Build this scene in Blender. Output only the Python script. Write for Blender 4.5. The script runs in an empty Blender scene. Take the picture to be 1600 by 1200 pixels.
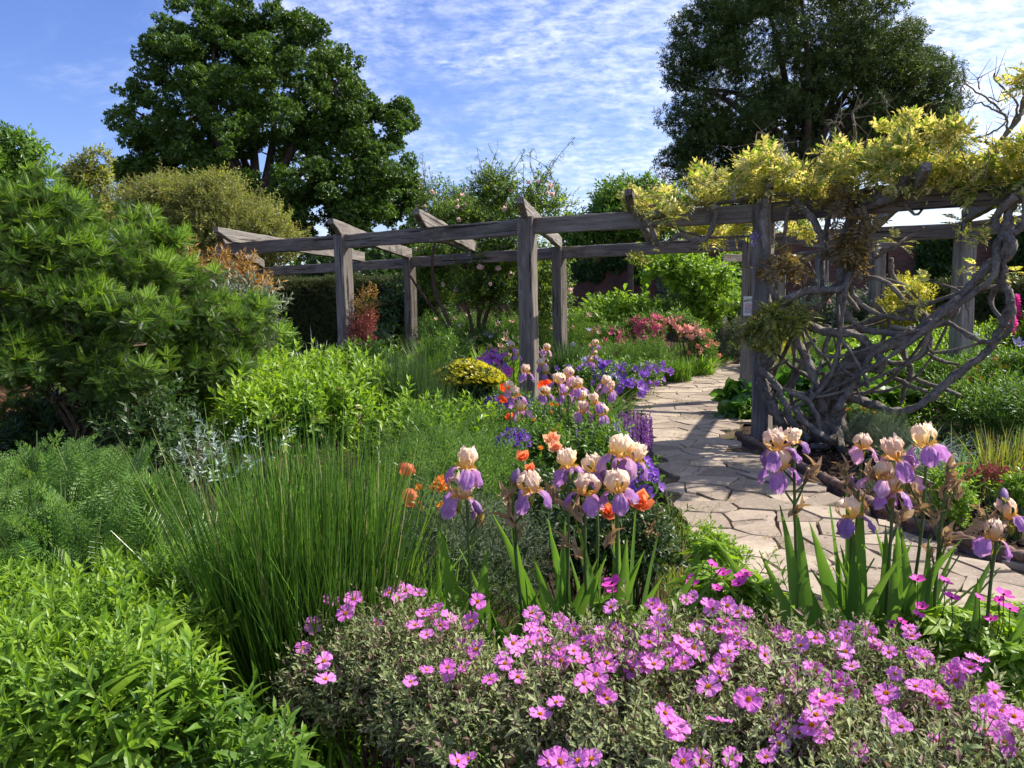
import bpy, math, random
import numpy as np
from mathutils import Vector, Matrix
R = math.radians
C = bpy.context.scene.collection
SC = bpy.context.scene
F = 1230.0                       # focal length in photo pixels (1600 wide)
PITCH = math.atan(138/F)
CAM = np.array([0, 0, 1.6])
# ---------------------------------------------------------------- camera, sky, sun
cd = bpy.data.cameras.new('camera'); cam = bpy.data.objects.new('camera', cd); C.objects.link(cam)
ROLL = .022; cam.location = CAM
cd.sensor_width = 36; cd.lens = 36*F/1600; cd.clip_end = 3000; cd.clip_start = .05
SC.camera = cam
SUN_AZ = np.array([.96, .28]); SUN_AZ = SUN_AZ/np.linalg.norm(SUN_AZ); SUN_EL = R(45)
sl = bpy.data.lights.new('sun', 'SUN'); sl.energy = 5.0; sl.angle = R(.55); sl.color = (1, .93, .82)
so = bpy.data.objects.new('sun', sl); C.objects.link(so)
sdir = Vector((SUN_AZ[0]*math.cos(SUN_EL), SUN_AZ[1]*math.cos(SUN_EL), math.sin(SUN_EL)))
so.rotation_euler = sdir.to_track_quat('Z', 'Y').to_euler()
wd = bpy.data.worlds.new('World'); SC.world = wd; wd.use_nodes = True
def world():
    nt = wd.node_tree; N = nt.nodes; Lk = nt.links
    N.clear()
    out = N.new('ShaderNodeOutputWorld'); bg = N.new('ShaderNodeBackground')
    sky = N.new('ShaderNodeTexSky'); sky.sky_type = 'NISHITA'; sky.sun_disc = False
    sky.sun_elevation = SUN_EL; sky.sun_rotation = math.atan2(SUN_AZ[0], SUN_AZ[1])
    sky.air_density = 1.1; sky.dust_density = .25; sky.ozone_density = 4
    hs = N.new('ShaderNodeHueSaturation'); hs.inputs['Saturation'].default_value = 1.1
    hs.inputs['Hue'].default_value = .508
    tint = N.new('ShaderNodeMix'); tint.data_type = 'RGBA'; tint.blend_type = 'MULTIPLY'; tint.inputs['Factor'].default_value = 1
    Lk.new(sky.outputs[0], tint.inputs['A']); tint.inputs['B'].default_value = (1.05, 1.02, 1.22, 1); Lk.new(tint.outputs['Result'], hs.inputs['Color'])
    tc = N.new('ShaderNodeTexCoord'); sp = N.new('ShaderNodeSeparateXYZ'); Lk.new(tc.outputs['Generated'], sp.inputs[0])
    def M(op, a, b=None, c=None):
        m = N.new('ShaderNodeMath'); m.operation = op
        for i, v in enumerate((a, b, c)):
            if v is None: continue
            if isinstance(v, (int, float)): m.inputs[i].default_value = v
            else: Lk.new(v, m.inputs[i])
        return m.outputs[0]
    z = M('MAXIMUM', sp.outputs[2], .02)
    u = M('DIVIDE', sp.outputs[0], M('ADD', z, .30)); v = M('DIVIDE', sp.outputs[1], M('ADD', z, .30))
    cb = N.new('ShaderNodeCombineXYZ'); Lk.new(u, cb.inputs[0]); Lk.new(v, cb.inputs[1])
    def noise(scale, detail, rough, sx=1, sy=1, rot=0, dist=0, off=0):
        mp = N.new('ShaderNodeMapping'); mp.inputs['Scale'].default_value = (sx, sy, 1); mp.inputs['Rotation'].default_value = (0, 0, rot)
        mp.inputs['Location'].default_value = (off, off*.7, off*.3)
        Lk.new(cb.outputs[0], mp.inputs[0]); n = N.new('ShaderNodeTexNoise'); n.inputs['Scale'].default_value = scale
        n.inputs['Detail'].default_value = detail; n.inputs['Roughness'].default_value = rough; n.inputs['Distortion'].default_value = dist
        Lk.new(mp.outputs[0], n.inputs['Vector']); return n.outputs[0]
    def ramp(x, a, b, lo=0., hi=1.):
        m = N.new('ShaderNodeMapRange'); m.interpolation_type = 'SMOOTHSTEP'
        for k, q in zip(('From Min', 'From Max', 'To Min', 'To Max'), (a, b, lo, hi)): m.inputs[k].default_value = q
        Lk.new(x, m.inputs['Value']); return m.outputs[0]
    # altocumulus ripples thicken towards the right of the view, streaks at the far right
    az = M('ARCTAN2', sp.outputs[0], sp.outputs[1])
    patch = ramp(M('ADD', M('MULTIPLY', az, .55), noise(2.6, 6, .62, off=3.1, dist=.5)), .30, .68)
    rip = ramp(noise(19, 6, .62, 1, 1.6, .35, .35), .30, .72)
    fine = ramp(noise(38, 4, .6, 1, 1.6, .2, .2), .3, .75)
    ripple = M('MULTIPLY', M('ADD', M('MULTIPLY', rip, .72), M('MULTIPLY', fine, .34)), patch)
    streak = M('MULTIPLY', ramp(noise(3.2, 7, .62, .35, 2.2, -.55, .3, off=7), .36, .72), ramp(az, .28, .55))
    wisp = M('MULTIPLY', ramp(noise(2.4, 8, .6, 1, 1, .2, .6, off=11), .5, .85), .3)
    cov = M('MINIMUM', M('ADD', M('ADD', M('MULTIPLY', ripple, .8), M('MULTIPLY', streak, .42)), wisp), .96)
    mx = N.new('ShaderNodeMix'); mx.data_type = 'RGBA'; Lk.new(cov, mx.inputs['Factor'])
    Lk.new(hs.outputs[0], mx.inputs['A']); mx.inputs['B'].default_value = (8.2, 8.7, 9.8, 1)
    Lk.new(mx.outputs['Result'], bg.inputs[0]); bg.inputs[1].default_value = .088
    Lk.new(bg.outputs[0], out.inputs[0])
world()
SC.view_settings.view_transform = 'Standard'; SC.view_settings.look = 'None'; SC.view_settings.gamma = 1
SC.view_settings.exposure = .80
SC.cycles.max_bounces = 6; SC.cycles.diffuse_bounces = 3; SC.cycles.glossy_bounces = 2; SC.cycles.transmission_bounces = 4
SC.cycles.use_denoising = True
# ---------------------------------------------------------------- pixel rays -> points of the garden
FW = np.array([0, math.cos(PITCH), -math.sin(PITCH)]); _u = np.array([0, math.sin(PITCH), math.cos(PITCH)]); _r = np.array([1., 0, 0])
UP = _u*math.cos(ROLL)+_r*math.sin(ROLL); RT = _r*math.cos(ROLL)-_u*math.sin(ROLL)
_m = Matrix((Vector(RT), Vector(UP), Vector(-FW))).transposed().to_4x4(); _m.translation = Vector(CAM); cam.matrix_world = _m
def ray(px, py): return FW + RT*((px-800)/F) + UP*(-(py-600)/F)
def at(px, py, Y):
    d = ray(px, py); return CAM + d*(Y/d[1])
def gr(px, py, z=0.):
    d = ray(px, py); return CAM + d*((z-1.6)/d[2])
# ---------------------------------------------------------------- names, labels
def tag(o, label, cat, group=None, kind=None):
    if label: o['label'] = label
    if cat: o['category'] = cat
    if group: o['group'] = group
    if kind: o['kind'] = kind
    return o
def thing(name, label, cat, loc=(0, 0, 0), group=None, rz=0):
    o = bpy.data.objects.new(name, None); C.objects.link(o); o.location = loc; o.rotation_euler = (0, 0, rz)
    o.empty_display_size = .1
    return tag(o, label, cat, group)
def dup(o, parent=None):
    c = o.copy(); C.objects.link(c)
    if parent is not None: c.parent = parent
    for ch in o.children: dup(ch, c)
    return c
def link(name, me, parent=None, loc=None, rot=None, scale=None):
    o = bpy.data.objects.new(name, me); C.objects.link(o); o.parent = parent
    if loc is not None: o.location = loc
    if rot is not None: o.rotation_euler = rot
    if scale is not None: o.scale = (scale,)*3 if not hasattr(scale, '__len__') else scale
    return o
# ---------------------------------------------------------------- mesh collector
class G:
    def __init__(s): s.v = []; s.f = []; s.n = 0
    def raw(s, v, faces, mi=0, smooth=False):
        v = np.asarray(v, float).reshape(-1, 3); by = {}
        for f in faces: by.setdefault(len(f), []).append(f)
        for a in by.values(): s.f.append((np.asarray(a, int)+s.n, mi, smooth))
        s.v.append(v); s.n += len(v)
    def inst(s, tmpl, P, M=None, S=1., mi=0, smooth=False):
        """many copies of a template (verts, quads[, mi list]) at P with frames M (columns x,y,z) and sizes S"""
        tv, tf = tmpl[0], tmpl[1]; N = len(P)
        if N == 0: return
        S = np.broadcast_to(np.asarray(S, float), (N,)) if np.ndim(S) < 2 else S
        if M is None: M = np.broadcast_to(np.eye(3), (N, 3, 3))
        W = M*(S[:, None, None] if S.ndim == 1 else S[:, None, :])
        V = np.einsum('nij,kj->nki', W, tv) + P[:, None, :]
        base = s.n + np.arange(N)[:, None, None]*len(tv)
        if isinstance(tf, dict):
            for (m2), a in tf.items(): s.f.append(((np.asarray(a)[None]+base).reshape(-1, np.asarray(a).shape[1]), m2, smooth))
        else:
            tf = np.asarray(tf); s.f.append(((tf[None]+base).reshape(-1, tf.shape[1]), mi, smooth))
        s.v.append(V.reshape(-1, 3)); s.n += N*len(tv)
    def grid(s, V, mi=0, smooth=True, closed=False):
        """V (N, a, b, 3) point grids -> quads"""
        V = np.asarray(V); 
        if V.ndim == 3: V = V[None]
        N, a, b, _ = V.shape
        i = np.arange(a-1)[:, None]; j = np.arange(b if closed else b-1)[None]
        j2 = (j+1) % b
        q = np.stack([i*b+j, i*b+j2, (i+1)*b+j2, (i+1)*b+j], -1).reshape(-1, 4)
        s.f.append(((q[None] + s.n + np.arange(N)[:, None, None]*a*b).reshape(-1, 4), mi, smooth))
        s.v.append(V.reshape(-1, 3)); s.n += N*a*b
    def tube(s, pts, rad, seg=7, mi=0, lobes=0, twist=0, amp=.15, rough=0, rng=None, cap=True):
        pts = np.asarray(pts, float); n = len(pts); rad = np.broadcast_to(np.asarray(rad, float), (n,))
        t = np.gradient(pts, axis=0); t /= np.linalg.norm(t, axis=1)[:, None]+1e-9
        u = np.cross(t[0], (0, 0, 1.)) if abs(t[0][2]) < .9 else np.cross(t[0], (1., 0, 0))
        u /= np.linalg.norm(u); U = [u]
        for k in range(1, n):
            u = U[-1] - t[k]*np.dot(U[-1], t[k]); u /= np.linalg.norm(u)+1e-9; U.append(u)
        U = np.array(U); W = np.cross(t, U)
        L = np.concatenate([[0], np.cumsum(np.linalg.norm(np.diff(pts, axis=0), axis=1))])
        a = np.linspace(0, 2*np.pi, seg, endpoint=False)[None] + 0*L[:, None]
        r = rad[:, None]*np.ones_like(a)
        if lobes: r = r*(1+amp*np.cos(lobes*(a + twist*L[:, None]))+amp*.4*np.cos((lobes+1)*(a-twist*.5*L[:, None])+1.3))
        if rough and rng is not None: r = r*(1+rough*rng.normal(size=r.shape))
        V = pts[:, None] + r[..., None]*(np.cos(a)[..., None]*U[:, None] + np.sin(a)[..., None]*W[:, None])
        m0 = s.n; s.grid(V, mi, True, closed=True)
        if cap:
            s.f.append((np.array([[m0+(n-1)*seg+k for k in range(seg)]]), mi, False))
            s.f.append((np.array([[m0+k for k in range(seg)][::-1]]), mi, False))
    def sticks(s, A, B, ra, rb, seg=4, mi=0):
        """straight tapering twigs A->B, vectorised"""
        A = np.asarray(A); B = np.asarray(B); N = len(A)
        if N == 0: return
        d = B-A; d = d/(np.linalg.norm(d, axis=1)[:, None]+1e-9)
        h = np.where(np.abs(d[:, 2:3]) < .9, [[0, 0, 1.]], [[1., 0, 0]]); u = np.cross(d, h); u /= np.linalg.norm(u, axis=1)[:, None]; w = np.cross(d, u)
        a = np.linspace(0, 2*np.pi, seg, endpoint=False); c = np.cos(a)[None, :, None]*u[:, None]+np.sin(a)[None, :, None]*w[:, None]
        ra = np.broadcast_to(np.asarray(ra, float), (N,))[:, None, None]; rb = np.broadcast_to(np.asarray(rb, float), (N,))[:, None, None]
        s.grid(np.stack([A[:, None]+c*ra, B[:, None]+c*rb], 1), mi, True, closed=True)
    def mesh(s, name, mats):
        me = bpy.data.meshes.new(name); V = np.concatenate(s.v); me.vertices.add(len(V)); me.vertices.foreach_set('co', V.ravel().astype(np.float32))
        lv = []; tot = []; mi = []; sm = []
        for f, m, h in s.f:
            lv.append(f.ravel()); tot.append(np.full(len(f), f.shape[1])); mi.append(np.full(len(f), m)); sm.append(np.full(len(f), h))
        lv = np.concatenate(lv); tot = np.concatenate(tot); mi = np.concatenate(mi); sm = np.concatenate(sm)
        me.loops.add(len(lv)); me.loops.foreach_set('vertex_index', lv.astype(np.int32))
        me.polygons.add(len(tot)); me.polygons.foreach_set('loop_start', (np.cumsum(tot)-tot).astype(np.int32))
        me.polygons.foreach_set('loop_total', tot.astype(np.int32)); me.polygons.foreach_set('material_index', mi.astype(np.int32))
        me.polygons.foreach_set('use_smooth', sm.astype(bool)); me.update(calc_edges=True)
        for m in (mats if isinstance(mats, (list, tuple)) else [mats]): me.materials.append(m)
        return me
    def obj(s, name, mats, parent=None, origin=None):
        """link as an object whose origin sits at ORIGIN (world), kept under PARENT"""
        if origin is None: origin = np.zeros(3)
        off = np.asarray(origin, float)
        s.v = [v-off for v in s.v]
        o = link(name, s.mesh(name, mats), parent)
        if parent is None: o.location = off
        else: o.location = Vector(off) - parent.location
        return o
def nrm(a): return a/(np.linalg.norm(a, axis=-1, keepdims=True)+1e-9)
def runit(rng, n): return nrm(rng.normal(size=(n, 3)))
def frames(a, n=None, rng=None):
    a = nrm(a)
    if n is None: n = np.broadcast_to(np.array([0, 0, 1.]), a.shape)
    x = np.cross(a, n); bad = np.linalg.norm(x, axis=1) < 1e-3; x[bad] = np.cross(a[bad], [1., 0, .1]); x = nrm(x)
    return np.stack([x, a, np.cross(x, a)], -1)
def smooth_pts(p, per=6):
    p = np.asarray(p, float); n = len(p); q = np.vstack([2*p[0]-p[1], p, 2*p[-1]-p[-2]]); out = []
    for i in range(n-1):
        a, b, c, d = q[i:i+4]
        for t in np.linspace(0, 1, per, endpoint=False):
            out.append(.5*((2*b)+(c-a)*t+(2*a-5*b+4*c-d)*t*t+(3*b-a-3*c+d)*t**3))
    out.append(p[-1]); return np.array(out)
# ---------------------------------------------------------------- leaf templates (axis +Y, face +Z)
def leaf(w=.3, seg=1, fold=.18, droop=.15, pos=.45):
    if seg == 1:
        v = [(0, 0, 0), (-w/2, pos, fold*w), (0, 1, -droop), (w/2, pos, fold*w), (0, pos, -droop*.25)]
        return np.array(v, float), np.array([(0, 4, 2, 1), (0, 3, 2, 4)])
    t = np.linspace(0, 1, seg+1); prof = np.sin(np.pi*np.clip(t, 0, 1)**(np.log(.5)/np.log(pos)))**.8*w/2; prof[-1] = .004; prof[0] = max(.06*w, .004)
    V = np.zeros((seg+1, 3, 3)); V[:, :, 1] = t[:, None]; V[:, 0, 0] = -prof; V[:, 2, 0] = prof
    V[:, :, 2] = -droop*(t**2)[:, None]; V[:, 0, 2] += fold*prof*2; V[:, 2, 2] += fold*prof*2
    i = np.arange(seg)[:, None]*3; q = np.concatenate([i+np.array([[0, 1, 4, 3]]), i+np.array([[1, 2, 5, 4]])])
    return V.reshape(-1, 3), q
def rotm(ax, ay, az):
    return np.array(Matrix.Rotation(az, 3, 'Z') @ Matrix.Rotation(ay, 3, 'Y') @ Matrix.Rotation(ax, 3, 'X'))
def compose(parts):
    vs = []; fs = {}; n = 0
    for (tv, tf), M, T, S, mi in parts:
        vs.append((tv*S) @ M.T + np.array(T)); fs.setdefault(mi, []).append(np.asarray(tf)+n); n += len(tv)
    return np.concatenate(vs), {k: np.concatenate(a) for k, a in fs.items()}
STICK = (np.array([(-1, 0, -1), (1, 0, -1), (0, 0, 1), (-.6, 1, -.6), (.6, 1, -.6), (0, 1, .6)], float), np.array([(0, 1, 4, 3), (1, 2, 5, 4), (2, 0, 3, 5)]))
def sprig(n, lf, length=1., lsize=.4, spread=55, stem=.008, seed=0, whorl=137.5, tip=True, up=0, taper=.35, mi=0, smi=1, start=.12):
    """a stem along +Y with n leaves spiralling round it"""
    rg = np.random.default_rng(seed); P = [(STICK, np.eye(3), (0, 0, 0), np.array([stem, length, stem]), smi)]
    for k in range(n):
        t = start+(1-start)*k/max(1, n-1); a = R(whorl*k)+rg.normal()*.15; sp = R(spread*(1-.45*t)+rg.normal()*6)
        d = np.array([math.cos(a)*math.sin(sp), math.cos(sp), math.sin(a)*math.sin(sp)])
        nn = np.array([-math.cos(a)*math.cos(sp), math.sin(sp), -math.sin(a)*math.cos(sp)])
        M = frames(d[None], nn[None])[0]
        P.append((lf, M, (0, t*length, 0), lsize*(1-taper*abs(t-.35)/.65)*(1+.15*rg.normal()), mi))
    if tip: P.append((lf, np.eye(3), (0, length, 0), lsize*.6, mi))
    return compose(P)
def pinnate(n, lf, length=1., lsize=.3, ang=60, stem=.008, droop=.2, vee=.2, mi=0, smi=1):
    """paired leaflets in one plane"""
    P = []
    for k in range(n):
        t = .12+.88*k/n; z = -droop*t*t; s = lsize*(.55+.9*math.sin(math.pi*(.15+.75*t)))/1.45*1.2
        for sg in (-1, 1):
            d = np.array([[sg*math.sin(R(ang)), math.cos(R(ang)), vee]]); P.append((lf, frames(d, np.array([[0, 0, 1.]]))[0], (0, t*length, z*length), s, mi))
    P.append((lf, np.eye(3), (0, length, -droop*length), lsize*.8, mi))
    P.append((STICK, np.eye(3), (0, 0, 0), np.array([stem, length, stem]), smi))
    return compose(P)
def rosette(n, lf, seed=0, lift=35, jit=14, mi=0):
    rg = np.random.default_rng(seed); P = []
    for k in range(n):
        a = 2*math.pi*k/n+rg.normal()*.25; e = R(lift+rg.normal()*jit)
        d = np.array([[math.cos(a)*math.cos(e), math.sin(e), math.sin(a)*math.cos(e)]]); P.append((lf, frames(d, np.array([[0, 1., 0]]))[0], (0, 0, 0), 1+.2*rg.normal(), mi))
    return compose(P)
# ---------------------------------------------------------------- lobes of foliage
def Lb(px, py, Y, rx, rz, ry=None):
    """an ellipsoid seen at pixel px,py at distance Y with pixel radii rx, rz"""
    c = at(px, py, Y); k = Y/F; return (c[0], c[1], c[2], rx*k, (ry if ry is not None else (rx+rz)*.5*k), rz*k)
def blob(rng, lobes, n, shell=.3, bump=.16, zmin=.02):
    L = np.array(lobes, float); w = (L[:, 3]*L[:, 4]+L[:, 3]*L[:, 5]+L[:, 4]*L[:, 5]); k = rng.choice(len(L), n, p=w/w.sum()); l = L[k]
    u = runit(rng, n); r = 1-shell*rng.random(n)**1.4
    ph = l[:, 0]*3.1+l[:, 2]*5.3
    r *= 1+bump*(np.sin(u[:, 0]*4.1+ph)*np.cos(u[:, 2]*5.2+ph*.7)+.6*np.sin(u[:, 1]*9+u[:, 2]*8+ph*2))+.25*bump*rng.normal(size=n)
    P = l[:, :3]+u*l[:, 3:6]*r[:, None]; N = nrm(u/l[:, 3:6])
    ok = P[:, 2] > zmin; return P[ok], N[ok]
def clumps(rng, lobes, k, rmin, rmax, flat=.75, shell=.35):
    P, N = blob(rng, lobes, k, shell, .1); r = rng.uniform(rmin, rmax, len(P))
    return [(p[0]-n[0]*q*.4, p[1]-n[1]*q*.4, p[2]-n[2]*q*.4, q, q, q*flat) for p, n, q in zip(P, N, r)]
def leafage(g, rng, lobes, n, tmpl, size, shell=.3, bump=.16, out=1., up=.5, rnd=.6, zmin=.02, jit=.25, nup=.8, cullback=0):
    P, N = blob(rng, lobes, n, shell, bump, zmin)
    if cullback:                                   # thin out the side nobody can see from the garden path
        tocam = nrm(CAM-P); k = ((N*tocam).sum(1) > -cullback) | (rng.random(len(P)) < .3); P, N = P[k], N[k]
    a = nrm(N*out+np.array([0, 0, up])+runit(rng, len(P))*rnd)
    nn = nrm(np.array([0, 0, 1.])*nup+N*.6+runit(rng, len(P))*.5)
    ts = tmpl if isinstance(tmpl, list) else [tmpl]; w = rng.integers(0, len(ts), len(P))
    S = size*np.clip(1+jit*rng.normal(size=len(P)), .4, 1.7)
    for q, t in enumerate(ts):
        m = w == q; g.inst(t, P[m], frames(a[m], nn[m]), S[m])
def blades(g, rng, base, h, lean, w, seg=4, az=None, droop=.0, mi=0, twist=.6):
    """grass blades as ribbons; lean and droop are shares of the height"""
    n = len(base); az = rng.uniform(0, 2*np.pi, n) if az is None else az
    t = np.linspace(0, 1, seg+1)[None]; D = np.stack([np.cos(az), np.sin(az), 0*az], -1)[:, None]
    h = np.broadcast_to(h, (n,))[:, None]; lean = np.broadcast_to(lean, (n,))[:, None]; droop = np.broadcast_to(droop, (n,))[:, None]; w = np.broadcast_to(w, (n,))[:, None]
    cx = (lean*h*(t**1.8))[..., None]*D; cz = h*(t-droop*t**3); ctr = base[:, None]+cx+np.stack([0*cz, 0*cz, cz], -1)
    sd = az+np.pi/2+rng.normal(size=n)*twist; S = np.stack([np.cos(sd), np.sin(sd), 0*sd], -1)[:, None]
    ww = (w*.5*(1-t**2.5)*(0.7+.5*t)+.0004)[..., None]
    g.grid(np.stack([ctr-S*ww, ctr+S*ww], 2), mi, True)
    return ctr[:, -1]
# ---------------------------------------------------------------- materials
def nodes(name):
    m = bpy.data.materials.new(name); m.use_nodes = True; nt = m.node_tree; nt.nodes.clear(); return m, nt, nt.nodes.new
def mixc(nt, fac, a, b, mode='MIX'):
    x = nt.nodes.new('ShaderNodeMix'); x.data_type = 'RGBA'; x.blend_type = mode
    for k, v in (('Factor', fac), ('A', a), ('B', b)):
        if isinstance(v, (int, float)): x.inputs[k].default_value = v
        elif isinstance(v, tuple): x.inputs[k].default_value = (*v, 1) if len(v) == 3 else v
        else: nt.links.new(v, x.inputs[k])
    return x.outputs['Result']
def mrange(nt, x, a, b, lo=0., hi=1., sm=False):
    m = nt.nodes.new('ShaderNodeMapRange'); m.interpolation_type = 'SMOOTHSTEP' if sm else 'LINEAR'
    for k, q in zip(('From Min', 'From Max', 'To Min', 'To Max'), (a, b, lo, hi)): m.inputs[k].default_value = q
    nt.links.new(x, m.inputs['Value']); return m.outputs[0]
def tnoise(nt, scale, detail=4, rough=.55, vec=None, dist=0):
    n = nt.nodes.new('ShaderNodeTexNoise'); n.inputs['Scale'].default_value = scale; n.inputs['Detail'].default_value = detail
    n.inputs['Roughness'].default_value = rough; n.inputs['Distortion'].default_value = dist
    if vec is not None: nt.links.new(vec, n.inputs['Vector'])
    return n.outputs[0]
def coord(nt, kind='Object', scale=(1, 1, 1), rnd=0, rot=(0, 0, 0)):
    tc = nt.nodes.new('ShaderNodeTexCoord'); v = tc.outputs[kind]
    if rnd:
        oi = nt.nodes.new('ShaderNodeObjectInfo'); ad = nt.nodes.new('ShaderNodeVectorMath'); ad.operation = 'MULTIPLY_ADD'
        nt.links.new(oi.outputs['Random'], ad.inputs[0]); ad.inputs[1].default_value = (rnd, rnd*.7, rnd*.3); nt.links.new(v, ad.inputs[2]); v = ad.outputs[0]
    mp = nt.nodes.new('ShaderNodeMapping'); mp.inputs['Scale'].default_value = scale; mp.inputs['Rotation'].default_value = rot; nt.links.new(v, mp.inputs[0]); return mp.outputs[0]
def bump(nt, h, strength=.5, dist=.01):
    b = nt.nodes.new('ShaderNodeBump'); b.inputs['Strength'].default_value = strength; b.inputs['Distance'].default_value = dist
    nt.links.new(h, b.inputs['Height']); return b.outputs[0]
def bsdf(nt, col, rough=.6, spec=.35, normal=None, trans=None, tfac=.35):
    p = nt.nodes.new('ShaderNodeBsdfPrincipled'); out = nt.nodes.new('ShaderNodeOutputMaterial')
    if isinstance(col, tuple): p.inputs['Base Color'].default_value = (*col, 1)
    else: nt.links.new(col, p.inputs['Base Color'])
    if isinstance(rough, (int, float)): p.inputs['Roughness'].default_value = rough
    else: nt.links.new(rough, p.inputs['Roughness'])
    p.inputs['Specular IOR Level'].default_value = spec
    if normal is not None: nt.links.new(normal, p.inputs['Normal'])
    if trans is None: nt.links.new(p.outputs[0], out.inputs[0]); return
    t = nt.nodes.new('ShaderNodeBsdfTranslucent'); mx = nt.nodes.new('ShaderNodeMixShader'); mx.inputs[0].default_value = tfac
    if isinstance(trans, tuple): t.inputs[0].default_value = (*trans, 1)
    else: nt.links.new(trans, t.inputs[0])
    nt.links.new(p.outputs[0], mx.inputs[1]); nt.links.new(t.outputs[0], mx.inputs[2]); nt.links.new(mx.outputs[0], out.inputs[0])
def leafmat(name, c1, c2, tr=1.6, tfac=.38, rough=.42, spec=.4, c3=None, p3=.08, patch=2.5, ty=(1.15, 1.1, .55)):
    """living leaves: every leaf its own tone between c1 and c2, broad patches, thin enough for the sun to shine through"""
    m, nt, new = nodes(name); g = new('ShaderNodeNewGeometry'); rp = g.outputs['Random Per Island']
    n = tnoise(nt, patch, 2, .5, coord(nt)); f = nt.nodes.new('ShaderNodeMath'); f.operation = 'MULTIPLY_ADD'
    nt.links.new(mrange(nt, n, .3, .7, -.5, .5), f.inputs[0]); f.inputs[1].default_value = .8; nt.links.new(rp, f.inputs[2]); f.use_clamp = True
    col = mixc(nt, f.outputs[0], c1, c2)
    if c3:
        w = nt.nodes.new('ShaderNodeMath'); w.operation = 'GREATER_THAN'
        q = nt.nodes.new('ShaderNodeMath'); q.operation = 'FRACT'; q2 = nt.nodes.new('ShaderNodeMath'); q2.operation = 'MULTIPLY'
        nt.links.new(rp, q2.inputs[0]); q2.inputs[1].default_value = 37.7; nt.links.new(q2.outputs[0], q.inputs[0])
        nt.links.new(q.outputs[0], w.inputs[0]); w.inputs[1].default_value = 1-p3; col = mixc(nt, w.outputs[0], col, c3)
    tc = mixc(nt, 1., col, tuple(tr*x for x in ty), 'MULTIPLY')
    bsdf(nt, col, rough, spec, trans=tc, tfac=tfac); return m
def petalmat(name, c1, c2, tfac=.4, rough=.55, island=True, tr=1.25):
    m, nt, new = nodes(name)
    if island: f = new('ShaderNodeNewGeometry').outputs['Random Per Island']
    else: f = new('ShaderNodeObjectInfo').outputs['Random']
    col = mixc(nt, f, c1, c2); n = tnoise(nt, 90, 3, .6, coord(nt)); col = mixc(nt, mrange(nt, n, .3, .7, 0, .3), col, tuple(min(1, x*1.5+.03) for x in c2))
    bsdf(nt, col, rough, .3, trans=mixc(nt, 1., col, (tr,)*3, 'MULTIPLY'), tfac=tfac); return m
def timber():
    m, nt, new = nodes('weathered_timber')
    a = coord(nt, 'Object', (1.6, 22, 22), 30); b = coord(nt, 'Object', (.5, 90, 90), 30); c = coord(nt, 'Object', (1.2, 3, 3), 30)
    g1 = tnoise(nt, 1, 6, .65, a, .6); g2 = tnoise(nt, 1, 3, .6, b); st = tnoise(nt, 1.5, 5, .65, c)
    col = mixc(nt, mrange(nt, g1, .3, .7), (.095, .08, .07), (.27, .24, .21))
    col = mixc(nt, mrange(nt, g2, .55, .75, 0, .6), col, (.06, .048, .04)); col = mixc(nt, mrange(nt, st, .52, .70, 0, .8), col, (.075, .06, .052))
    ck = tnoise(nt, 1, 2, .5, coord(nt, 'Object', (.9, 38, 38), 30), .4); col = mixc(nt, mrange(nt, ck, .62, .65, 0, .9), col, (.015, .012, .01))
    col = mixc(nt, mrange(nt, tnoise(nt, 2.5, 4, .6, c), .62, .75, 0, .4), col, (.25, .27, .19))
    oi = new('ShaderNodeObjectInfo'); hv = new('ShaderNodeHueSaturation'); nt.links.new(mrange(nt, oi.outputs['Random'], 0, 1, .78, 1.25), hv.inputs['Value']); nt.links.new(mrange(nt, oi.outputs['Random'], 0, 1, 1.3, .8), hv.inputs['Saturation']); nt.links.new(col, hv.inputs['Color']); col = hv.outputs[0]
    lc = tnoise(nt, 14, 4, .7, coord(nt, 'Object', (1, 1, 1), 30)); col = mixc(nt, mrange(nt, lc, .64, .68, 0, .7), col, (.30, .31, .24))
    h = mixc(nt, .5, g1, g2); bsdf(nt, col, .85, .2, bump(nt, h, .8, .006)); return m
def bark(name, c1, c2, scale=1., bstr=1.):
    m, nt, new = nodes(name); v = coord(nt, 'Object', (scale,)*3)
    w = tnoise(nt, 9, 6, .7, v, .8); f = tnoise(nt, 60, 3, .7, v); p = tnoise(nt, 2.5, 3, .5, v)
    col = mixc(nt, mrange(nt, w, .32, .68), c1, c2); col = mixc(nt, mrange(nt, f, .5, .75, 0, .5), col, tuple(x*.4 for x in c1))
    col = mixc(nt, mrange(nt, p, .5, .7, 0, .45), col, tuple(min(1, x*1.35) for x in c2))
    cr = tnoise(nt, 26, 5, .75, v, 1.5); col = mixc(nt, mrange(nt, cr, .5, .62, 0, .7), col, tuple(x*.3 for x in c1))
    bsdf(nt, col, .9, .12, bump(nt, mixc(nt, .5, w, cr), bstr, .03)); return m
def stone():
    m, nt, new = nodes('pale_paving_stone'); v = coord(nt)
    rp = new('ShaderNodeNewGeometry').outputs['Random Per Island']
    n1 = tnoise(nt, 3, 6, .65, v, .5); n2 = tnoise(nt, 26, 5, .7, v); n3 = tnoise(nt, 150, 2, .6, v)
    col = mixc(nt, rp, (.22, .175, .125), (.53, .435, .32)); col = mixc(nt, mrange(nt, n1, .35, .68, 0, .75), col, (.22, .165, .13))
    col = mixc(nt, mrange(nt, n2, .5, .75, 0, .5), col, (.60, .52, .46)); col = mixc(nt, mrange(nt, n3, .5, .75, 0, .6), col, (.14, .115, .095)); col = mixc(nt, mrange(nt, tnoise(nt, 1.1, 5, .6, v), .5, .7, 0, .5), col, (.19, .155, .12))
    bsdf(nt, col, .8, .25, bump(nt, mixc(nt, .4, n2, n1), .55, .008)); return m
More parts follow.
